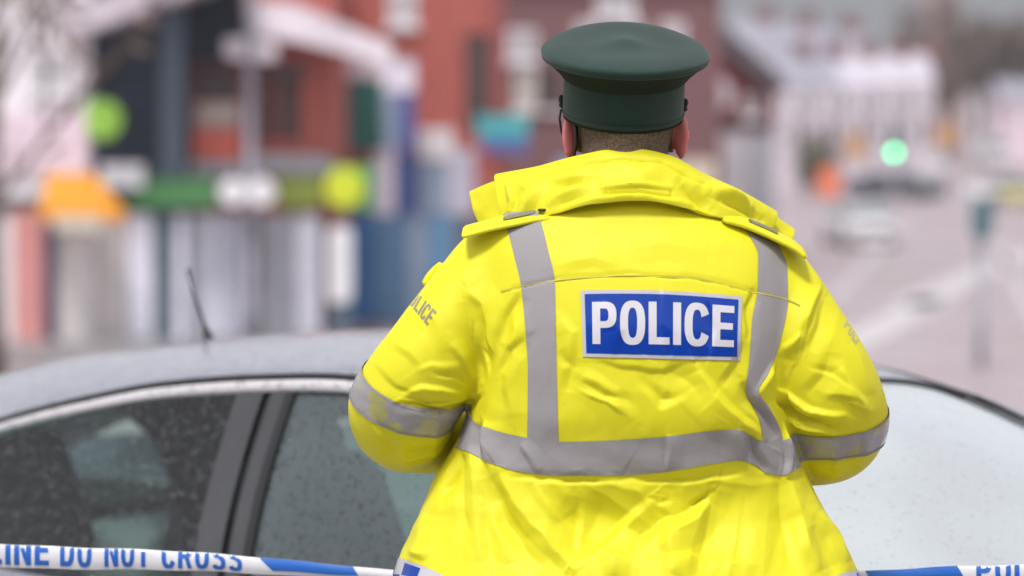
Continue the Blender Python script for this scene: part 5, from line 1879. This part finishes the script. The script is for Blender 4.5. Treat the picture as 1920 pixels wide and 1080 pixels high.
# chequered hem band
h_top = smooth_keys([(700, 1046), (745, 1047), (790, 1060), (850, 1085), (960, 1096), (1200, 1100), (1450, 1098), (1540, 1088), (1600, 1070), (1680, 1060)], fx_)
v_, f_ = clip_mesh(JV, JN, JQ, [py - h_top, h_top + 62 - py, tmask], 0.0014)
mesh('hem_band', v_, f_, 'silver_edge', jacket, True)
ang = np.arctan2(JV[:, 0] - person_base[0], person_base[1] - JV[:, 1])
low = np.nonzero(py > 1030)[0]
inv = np.full(len(JV), -1)
inv[low] = np.arange(len(low))
LQ = inv[JQ[(inv[JQ] >= 0).all(axis=1)]]
NC = 40
for k in range(NC):
    row = k % 2
    a0 = -math.pi + 2 * math.pi * k / NC + 0.01
    a1 = a0 + 2 * math.pi / NC - 0.02
    al, pl_, ht = ang[low], py[low], h_top[low]
    v_, f_ = clip_mesh(JV[low], JN[low], LQ, [(al - a0) * 200, (a1 - al) * 200, pl_ - ht - 6 - row * 24, ht + 30 + row * 24 - pl_, tmask[low]], 0.0021)
    if f_:
        mesh('hem_check', v_, f_, 'badge_blue', jacket, True)
# bands round both sleeves: between two planes across the bent arm
def plane_field(a, b, c):
    """signed distance (mm) to the plane through three points"""
    n = np.cross(b - a, c - a)
    n /= np.linalg.norm(n)
    return ((JV - a) @ n) * 1000
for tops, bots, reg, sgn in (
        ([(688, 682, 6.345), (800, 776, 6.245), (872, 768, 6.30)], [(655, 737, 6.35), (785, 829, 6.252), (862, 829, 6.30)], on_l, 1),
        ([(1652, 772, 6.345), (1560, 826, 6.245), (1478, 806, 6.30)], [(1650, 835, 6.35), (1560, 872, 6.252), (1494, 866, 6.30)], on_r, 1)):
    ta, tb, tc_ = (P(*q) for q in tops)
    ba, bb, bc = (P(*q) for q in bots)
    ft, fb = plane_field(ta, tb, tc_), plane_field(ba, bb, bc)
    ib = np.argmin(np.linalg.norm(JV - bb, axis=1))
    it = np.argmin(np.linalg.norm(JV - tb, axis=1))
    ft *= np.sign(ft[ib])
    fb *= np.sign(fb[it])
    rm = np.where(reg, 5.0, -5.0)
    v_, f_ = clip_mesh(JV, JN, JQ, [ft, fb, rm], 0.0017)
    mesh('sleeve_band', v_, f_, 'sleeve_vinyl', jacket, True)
    for g in (ft, fb):
        v_, f_ = clip_mesh(JV, JN, JQ, [ft + 1.2, fb + 1.2, 3.0 - g, rm], 0.0023)
        mesh('band_edging', v_, f_, 'reflective', jacket, True)

# back panel with its lettering
bmap = BVHTree.FromPolygons([Vector(v) for v in JV], JQL)
def quadfield(c, inset):
    c = np.array(c, float)
    out = []
    for i in range(4):
        a, b = c[i], c[(i + 1) % 4]
        e = (b - a) / np.linalg.norm(b - a)
        out.append(e[0] * (py - a[1]) - e[1] * (px - a[0]) - inset)
    return out
PC = [(1089, 545), (1391, 556), (1387, 676), (1093, 669)]
bow = 5.0 * np.sin(np.clip((px - 1090) / 300, 0, 1) * math.pi)
qf = quadfield(PC, 0.0)
qf[0] = qf[0] + bow
qf2 = quadfield(PC, 7.0)
qf2[0] = qf2[0] + bow
v_, f_ = clip_mesh(JV, JN, JQ, qf + [backf], 0.0018)
mesh('panel_edging', v_, f_, 'silver_edge', jacket, True)
v_, f_ = clip_mesh(JV, JN, JQ, qf2 + [backf], 0.0025)
mesh('back_panel', v_, f_, 'badge_blue', jacket, True)
ptree = BVHTree.FromPolygons([Vector(v) for v in v_], f_)

def drape_letter(name, quads, mp, tree, m, parent, lift, div=0.06):
    """cut each quad small and lay it on the cloth along the line of sight from behind"""
    V, F = [], []
    for q in quads:
        q = np.array(q, float)
        nu = max(1, int(math.ceil(np.linalg.norm(q[1] - q[0]) / div)))
        nv = max(1, int(math.ceil(np.linalg.norm(q[3] - q[0]) / div)))
        ids = {}
        for j in range(nv + 1):
            for i in range(nu + 1):
                a, b = i / nu, j / nv
                p = q[0] * (1 - a) * (1 - b) + q[1] * a * (1 - b) + q[2] * a * b + q[3] * (1 - a) * b
                xx, yy = mp(p)
                d = P(xx, yy, 6.3) - CAM
                d /= np.linalg.norm(d)
                h, n_, k, _ = tree.ray_cast(Vector(CAM), Vector(d))
                if h is not None:
                    ids[i, j] = len(V)
                    V.append(np.array(h) - d * lift)
        for j in range(nv):
            for i in range(nu):
                c = [ids.get(k) for k in ((i, j), (i + 1, j), (i + 1, j + 1), (i, j + 1))]
                if None not in c:
                    if max(np.linalg.norm(V[c[0]] - V[c[2]]), np.linalg.norm(V[c[1]] - V[c[3]])) < 0.03:
                        F.append(c)
    if F:
        return mesh(name, V, F, m, parent, True)
L6, W6 = word('POLICE', 0.085)
def panel_map(p):
    u, v = p[0] / W6, p[1]
    xa, ya, xb, yb_ = 1111, 645, 1376, 651       # baseline
    xt, yt, xu, yu = 1110, 566, 1377, 574        # cap line
    x0, y0 = xa + (xb - xa) * u, ya + (yb_ - ya) * u - 2.0 * math.sin(u * math.pi)
    x1, y1 = xt + (xu - xt) * u, yt + (yu - yt) * u - 4.0 * math.sin(u * math.pi)
    return x0 + (x1 - x0) * v, y0 + (y1 - y0) * v
for q in L6:
    drape_letter('letter', q, panel_map, ptree, 'badge_white', jacket, 0.0007)
def sleeve_map(p):
    u, v = p[0] / W6, p[1]
    u2 = 1 - (1 - u) ** 1.0
    b0, b1 = np.array((757., 557.)), np.array((801., 611.))
    t0, t1 = np.array((769., 533.)), np.array((819., 585.))
    a = b0 + (b1 - b0) * u2
    return a + ((t0 + (t1 - t0) * u2) - a) * v
def sleeve_map_r(p):
    u, v = p[0] / W6, p[1]
    b0, b1 = np.array((1582., 612.)), np.array((1618., 668.))
    t0, t1 = np.array((1592., 594.)), np.array((1640., 640.))
    a = b0 + (b1 - b0) * u
    return a + ((t0 + (t1 - t0) * u) - a) * v
for q in L6:
    drape_letter('sleeve_letter', q, sleeve_map, bmap, 'print_grey', jacket, 0.0008, 0.1)
for q in L6[:4]:
    drape_letter('sleeve_letter', q, sleeve_map_r, bmap, 'print_faint', jacket, 0.0008, 0.1)

# ---- collar: inner storm layer and the outer stand collar, both open to the front
def collar(name, bot, top, bulge, thick, m, nu=120, nv=26, wr=0.0, cr=()):
    bot, top = np.array(bot, float), np.array(top, float)
    tb, tt = np.linspace(0, 1, len(bot)), np.linspace(0, 1, len(top))
    us = np.linspace(0, 1, nu)
    B = np.array([P(*q) for q in np.array(smooth_keys(np.c_[tb, bot], us)).T])
    T = np.array([P(*q) for q in np.array(smooth_keys(np.c_[tt, top], us)).T])
    tx = np.gradient(T, axis=0)
    n = np.cross(tx, T - B)
    n /= np.linalg.norm(n, axis=1)[:, None]
    n[n[:, 1] > 0] *= -1
    vv = np.linspace(0, 1, nv)
    V = (B[None] * (1 - vv)[:, None, None] + T[None] * vv[:, None, None]
         + n[None] * (bulge * np.sin(vv * math.pi * 0.9))[:, None, None]).reshape(-1, 3)
    nn = np.tile(n, (nv, 1))
    ed_ = np.repeat(np.sin(vv * math.pi), nu)
    x_, y_ = proj(V)
    w_ = wr * fbm(V, 22, 3.0) * ed_ * 2 + wr * 0.8 * (0.3 - np.abs(fbm(V, 30, 8.0))) * ed_
    for (pp, h, wid) in cr:
        d, t, s = seg_dist(np.c_[x_, y_], pp)
        xx = d / (wid * 1.3)
        w_ += 2.0 * h * (0.7 * np.clip(1 - xx, 0, 1) + 0.3 * np.exp(-xx * xx * 2)) * np.sin(np.clip(t, 0.04, 0.96) * math.pi) ** 0.5
    V = V + nn * w_[:, None]
    F = [(j * nu + i, j * nu + i + 1, (j + 1) * nu + i + 1, (j + 1) * nu + i) for j in range(nv - 1) for i in range(nu - 1)]
    o = mesh(name, V, F, m, jacket, True)
    md = o.modifiers.new('thickness', 'SOLIDIFY')
    md.thickness = thick
    md.offset = 0
    bv = o.modifiers.new('edge', 'BEVEL')
    bv.width = thick * 0.35
    bv.segments = 2
    bv.limit_method = 'ANGLE'
    bv.angle_limit = 1.0
    return o
col_b = collar('collar',
    [(948, 418, 6.345), (990, 412, 6.30), (1040, 403, 6.262), (1120, 383, 6.238), (1200, 377, 6.236), (1290, 392, 6.248), (1350, 409, 6.27), (1400, 424, 6.315), (1440, 437, 6.36)],
    [(930, 333, 6.395), (968, 326, 6.375), (1005, 319, 6.35), (1080, 299, 6.305), (1150, 286, 6.285), (1200, 286, 6.283), (1255, 298, 6.29), (1320, 332, 6.315), (1385, 362, 6.355), (1452, 400, 6.41)],
    0.010, 0.006, 'hi_vis', nu=260, nv=60, wr=0.004,
    cr=[([(1020, 345), (1000, 375), (985, 405)], 0.006, 9), ([(1035, 352), (1060, 345), (1100, 340)], -0.005, 9),
        ([(985, 350), (968, 372), (960, 400)], -0.005, 10), ([(1275, 345), (1300, 372), (1330, 395)], -0.006, 12),
        ([(1330, 355), (1375, 372), (1400, 390)], 0.008, 12), ([(1130, 352), (1200, 347), (1258, 352)], 0.003, 5),
        ([(1130, 367), (1200, 364), (1262, 372)], -0.003, 5), ([(1040, 400), (1120, 376), (1200, 370), (1290, 385)], 0.004, 8),
        ([(1135, 353), (1136, 362), (1135, 370)], -0.002, 3), ([(1256, 353), (1258, 362), (1258, 372)], -0.002, 3),
        ([(955, 345), (1030, 331), (1100, 309), (1170, 300), (1240, 308), (1300, 340), (1370, 372)], -0.0016, 4),
        ([(1350, 375), (1395, 395), (1425, 412)], -0.006, 9), ([(1100, 350), (1050, 372), (1030, 395)], 0.005, 12),
        ([(955, 350), (962, 380), (956, 408)], 0.005, 6)])
collar('collar_flap',
    [(900, 420, 6.44), (930, 418, 6.41), (975, 420, 6.36), (1040, 410, 6.30)],
    [(882, 360, 6.47), (930, 340, 6.43), (985, 328, 6.40), (1060, 312, 6.35)], 0.004, 0.006, 'hi_vis', nu=50, wr=0.004)
collar('collar_flap',
    [(1290, 400, 6.30), (1370, 425, 6.35), (1430, 445, 6.40), (1478, 462, 6.43)],
    [(1320, 345, 6.34), (1385, 374, 6.39), (1440, 400, 6.43), (1487, 431, 6.46)], 0.004, 0.006, 'hi_vis', nu=50, wr=0.004)
# darker binding along the collar edge
top_pts = np.array(smooth_keys(np.c_[np.linspace(0, 1, 10), [(930, 331, 6.393), (968, 324, 6.373), (1005, 317, 6.348), (1080, 297, 6.303), (1150, 284.5, 6.284), (1200, 284.5, 6.282), (1255, 296, 6.288), (1320, 330, 6.313), (1385, 360, 6.353), (1452, 399, 6.41)]], np.linspace(0, 1, 80))).T
MB().tube([P(*q) for q in top_pts], 0.0042, 10).build('collar_binding', 'hi_vis_edge', jacket, True)

# ---- epaulettes: padded straps over both shoulders, with slide bar and button
def strap(pts, width, th, m, name, fwd=(0.10, 1.0, -0.10), ns=40):
    k = np.array(pts, float)
    q = np.array(smooth_keys(np.c_[np.linspace(0, 1, len(k)), k], np.linspace(0, 1, ns))).T
    C = np.array([P(*a) for a in q])
    T, _, _ = frames(C)
    f = np.array(fwd)
    f /= np.linalg.norm(f)
    V, F = [], []
    prof = []
    for a in np.linspace(0, 2 * math.pi, 20, endpoint=False):
        c, s = math.cos(a), math.sin(a)
        prof.append((width / 2 * math.copysign(abs(c) ** 0.5, c), th / 2 * math.copysign(abs(s) ** 0.6, s)))
    for i in range(ns):
        n = np.cross(T[i], f)
        n /= np.linalg.norm(n)
        e = min(1.0, 0.35 + min(i, ns - 1 - i) / 2.5)
        for a, b in prof:
            V.append(C[i] + f * a * (0.75 + 0.25 * e) + n * b * (0.5 + 0.5 * e))
    m_ = len(prof)
    for i in range(ns - 1):
        for j in range(m_):
            F.append((i * m_ + j, i * m_ + (j + 1) % m_, (i + 1) * m_ + (j + 1) % m_, (i + 1) * m_ + j))
    F += [tuple(range(m_)), tuple((ns - 1) * m_ + j for j in range(m_ - 1, -1, -1))]
    return mesh(name, V, F, m, jacket, True)
strap([(1038, 401, 6.285), (1005, 405, 6.285), (965, 413, 6.285), (925, 421, 6.285), (890, 430, 6.285), (868, 436, 6.285)], 0.060, 0.0095, 'hi_vis', 'epaulette', (0.05, 1.0, 0.26))
strap([(1352, 406, 6.285), (1390, 416, 6.285), (1425, 430, 6.285), (1460, 446, 6.285), (1490, 462, 6.285), (1508, 477, 6.285)], 0.060, 0.0105, 'hi_vis', 'epaulette', (-0.05, 1.0, 0.22))
strap([(1004, 396.5, 6.285), (975, 402.5, 6.285), (944, 409.5, 6.285)], 0.020, 0.004, 'slide_grey', 'epaulette_slide', (0.05, 1.0, 0.26), 12)
strap([(1405, 413.0, 6.285), (1430, 423.5, 6.285), (1458, 436.5, 6.285)], 0.020, 0.004, 'slide_grey', 'epaulette_slide', (-0.05, 1.0, 0.22), 12)
c = P(1018, 396, 6.275)
MB().tube([c, c + np.array((0.0, 0.0, 0.003)), c + np.array((0, 0, 0.0042))], [0.0085, 0.0085, 0.006], 16).build('epaulette_button', 'black_plastic', jacket, True)
# badge flap standing off the left upper sleeve
b_ = MB()
q = np.array(smooth_keys(np.c_[np.linspace(0, 1, 4), [(831, 496, 6.34), (818, 506, 6.34), (805, 521, 6.34), (797, 536, 6.34)]], np.linspace(0, 1, 14))).T
b_.tube([P(*a) for a in q], [0.004] + [0.0075] * 12 + [0.003], 10)
b_.build('sleeve_badge', 'hi_vis_edge', jacket, True)

# ---- peaked cap
TILT, ROLL = math.radians(14.5), math.radians(1.8)
cc = P(1168, 214, HY + 0.005)
def cap_pt(x, y, z):
    y2 = y * math.cos(TILT) - z * math.sin(TILT)
    z2 = y * math.sin(TILT) + z * math.cos(TILT)
    x3 = x * math.cos(ROLL) + z2 * math.sin(ROLL)
    z3 = -x * math.sin(ROLL) + z2 * math.cos(ROLL)
    return cc + np.array((x3, y2, z3))
def cap_ring(prof, name, m, n=120, dz=None):
    V, F = [], []
    for (rx, ry, z) in prof:
        for i in range(n):
            a = 2 * math.pi * i / n
            zz = z + (dz(rx, math.sin(a), math.cos(a)) if dz else 0)
            V.append(cap_pt(rx * math.cos(a), ry * math.sin(a), zz))
    for j in range(len(prof) - 1):
        for i in range(n):
            F.append((j * n + i, j * n + (i + 1) % n, (j + 1) * n + (i + 1) % n, (j + 1) * n + i))
    return mesh(name, V, F, m, person, True)
def front_lift(rx, s, c):
    return 0.016 * max(0, s) ** 2 * min(1, max(0, (rx - 0.0) / 0.10))
cap = cap_ring([(0.0995, 0.112, 0.0), (0.1005, 0.113, 0.001), (0.1008, 0.1133, 0.02), (0.1005, 0.113, 0.045), (0.1002, 0.1125, 0.066)], 'cap', 'cap_green')
cap['label'] = 'dark green peaked service cap'
ORG[cap.name] = person_base
def cap_part(prof, name, m, dz=None):
    o = cap_ring(prof, name, m, dz=dz)
    o.parent = cap
    return o
cap_part([(0.1000, 0.1122, 0.061), (0.1035, 0.116, 0.064), (0.112, 0.122, 0.074), (0.124, 0.132, 0.085), (0.1325, 0.1395, 0.0930), (0.1350, 0.1415, 0.0955)], 'crown_side', 'cap_under', front_lift)
cap_part([(0.1335, 0.1400, 0.0935), (0.1362, 0.1424, 0.0935), (0.1376, 0.1437, 0.0945), (0.1380, 0.1441, 0.0960), (0.1374, 0.1435, 0.0975), (0.1358, 0.1420, 0.0980)], 'crown_piping', 'cap_green', front_lift)
prof = [(0.1345, 0.1408, 0.0950), (0.1372, 0.1434, 0.0972), (0.1392, 0.1453, 0.1005), (0.1398, 0.1459, 0.1035), (0.1390, 0.1451, 0.1062)]
for k in range(26):
    r = 1 - k / 25
    z = 0.1078 + 0.0082 * (1 - r ** 2.2) + 0.0075 * math.exp(-(r / 0.20) ** 2) - 0.0012 * math.exp(-((r - 0.5) / 0.18) ** 2) + 0.005 * (1 - r ** 8)
    prof.append((0.1375 * max(r, 0.004), 0.1438 * max(r, 0.004), z))
def top_lift(rx, s, c):
    return 0.016 * max(0, s) ** 2 * (rx / 0.1375) ** 1.2 - 0.0016 * (rx / 0.1375) * math.exp(-((rx / 0.1375 - 0.6) / 0.25) ** 2) * math.cos(3 * math.atan2(s, c) + 0.7)
cap_part(prof, 'crown_top', 'cap_green', top_lift)
cap_part([(0.1006, 0.1131, 0.0075), (0.1022, 0.1147, 0.0068), (0.1026, 0.1151, 0.0050), (0.1022, 0.1147, 0.0032), (0.1006, 0.1131, 0.0025)], 'band_piping', 'cap_green')
cap_part([(0.0992, 0.1117, 0.003), (0.0995, 0.112, -0.0045), (0.0975, 0.110, -0.005)], 'sweat_band', 'cap_under')
# peak over the forehead, chin strap and its two buttons
V, F = grid(lambda u, v: cap_pt(math.cos(math.pi * (0.10 + 0.80 * u)) * (0.100 + 0.012 * v), math.sin(math.pi * (0.10 + 0.80 * u)) * (0.112 + 0.012 * v) + 0.055 * v * math.sin(math.pi * u) ** 0.8, 0.004 - 0.030 * v * math.sin(math.pi * u) ** 0.6), 40, 8)
o = mesh('peak', V, F, 'black_leather', person, True)
o.parent = cap
md = o.modifiers.new('thickness', 'SOLIDIFY')
md.thickness = 0.003
b_ = MB()
b_.tube([cap_pt(0.1025 * math.cos(math.pi * t), 0.1150 * math.sin(math.pi * t), 0.012) for t in np.linspace(0.0, 1.0, 50)], 0.0045, 8)
o = b_.build('chin_strap', 'black_leather', person, True)
o.parent = cap
for sgn in (-1, 1):
    b_ = MB()
    a, b = cap_pt(sgn * 0.100, 0.004, 0.022), cap_pt(sgn * 0.108, 0.004, 0.022)
    b_.tube([a, a + (b - a) * 0.7, b], [0.007, 0.0072, 0.004], 14)
    o = b_.build('strap_button', 'black_leather', person, True)
    o.parent = cap
# spectacles: temple arms hooked behind the ears, frames in front; ear cord on the left ear
b_ = MB()
for sgn, e_ in ((-1, 1069), (1, 1276)):
    c = P(e_, 256, HY)
    arm_ = [c + np.array((sgn * 0.003, 0.10, 0.022)), c + np.array((sgn * 0.001, 0.02, 0.026)), c + np.array((-sgn * 0.008, -0.012, 0.020)), c + np.array((-sgn * 0.010, -0.018, 0.0)), c + np.array((-sgn * 0.011, -0.016, -0.018))]
    if sgn > 0:
        arm_ = arm_[:2] + [c + np.array((-0.012, 0.004, 0.022))]
    b_.tube(arm_, [0.0020] * len(arm_), 8)
    rimc = hc + np.array((sgn * 0.034, 0.118, 0.0))
    b_.tube([rimc + np.array((0.024 * math.cos(a), 0, 0.018 * math.sin(a))) for a in np.linspace(0, 2 * math.pi, 24)], 0.002, 6)
b_.build('spectacles', 'black_plastic', person, True)
b_ = MB()
c = P(1069, 256, HY)
q = [(1052, 205, 6.37), (1049, 222, 6.372), (1052, 245, 6.375), (1060, 268, 6.376)]
b_.tube([P(*a) for a in q], 0.0019, 8)
b_.tube([P(*a) for a in [(1072, 222, 6.352), (1080, 240, 6.344), (1081, 262, 6.343), (1079, 280, 6.345), (1076, 296, 6.352), (1074, 320, 6.36)]], [0.0026, 0.0036, 0.0034, 0.0024, 0.002, 0.002], 10)
b_.build('ear_cord', 'black_plastic', person, True)

# ---- trousers and boots
tr = []
tr.append(capsule([P(1178, 1015, 6.37), P(1178, 1080, 6.37)], [0.165, 0.168], 40))
boots = []
for sx in (-1, 1):
    fx0 = P(1178 + sx * 135, 1000, 6.38)[0]
    hip = P(1178 + sx * 95, 1060, 6.37)
    tr.append(capsule([hip, (fx0, 6.36, 0.52), (fx0, 6.42, 0.12)], [0.128, 0.098, 0.085], 32))
    b_ = MB()
    V, F = remesh([capsule([(fx0, 6.40, 0.06), (fx0, 6.41, 0.16)], [0.058, 0.056], 24), capsule([(fx0, 6.385, 0.05), (fx0 + sx * 0.02, 6.62, 0.045)], [0.05, 0.043], 24)], 0.006, 'boot_union')
    V[:, 2] = np.maximum(V[:, 2], 0.003)
    boots.append((V, F))
TV, TF = remesh(tr, 0.008, 'trousers_union')
TQ = np.array([f if len(f) == 4 else (*f, f[-1]) for f in TF])
TN = vnormals(TV, TQ)
TV = TV + TN * (0.008 * fbm(TV, 9, 1.2, 1.5))[:, None]
mesh('trousers', TV, TF, 'trouser_green', person, True)
for V, F in boots:
    mesh('boot', V, F, 'black_leather', person, True)

# ------------------------------------------------------------------ damp air over the town
hm = bpy.data.materials.new('haze')
hm.use_nodes = True
hm.node_tree.nodes.clear()
ho = hm.node_tree.nodes.new('ShaderNodeOutputMaterial')
hv_ = hm.node_tree.nodes.new('ShaderNodeVolumePrincipled')
hv_.inputs['Color'].default_value = (0.93, 0.94, 0.97, 1)
hv_.inputs['Density'].default_value = 0.0004
hv_.inputs['Anisotropy'].default_value = 0.2
hm.node_tree.links.new(hv_.outputs[0], ho.inputs['Volume'])
MATS['haze'] = hm
mb = MB().box(-2700, 2700, -60, 5100, -4.5, 330)
mb.build('haze', 'haze', None, False, 'stuff')
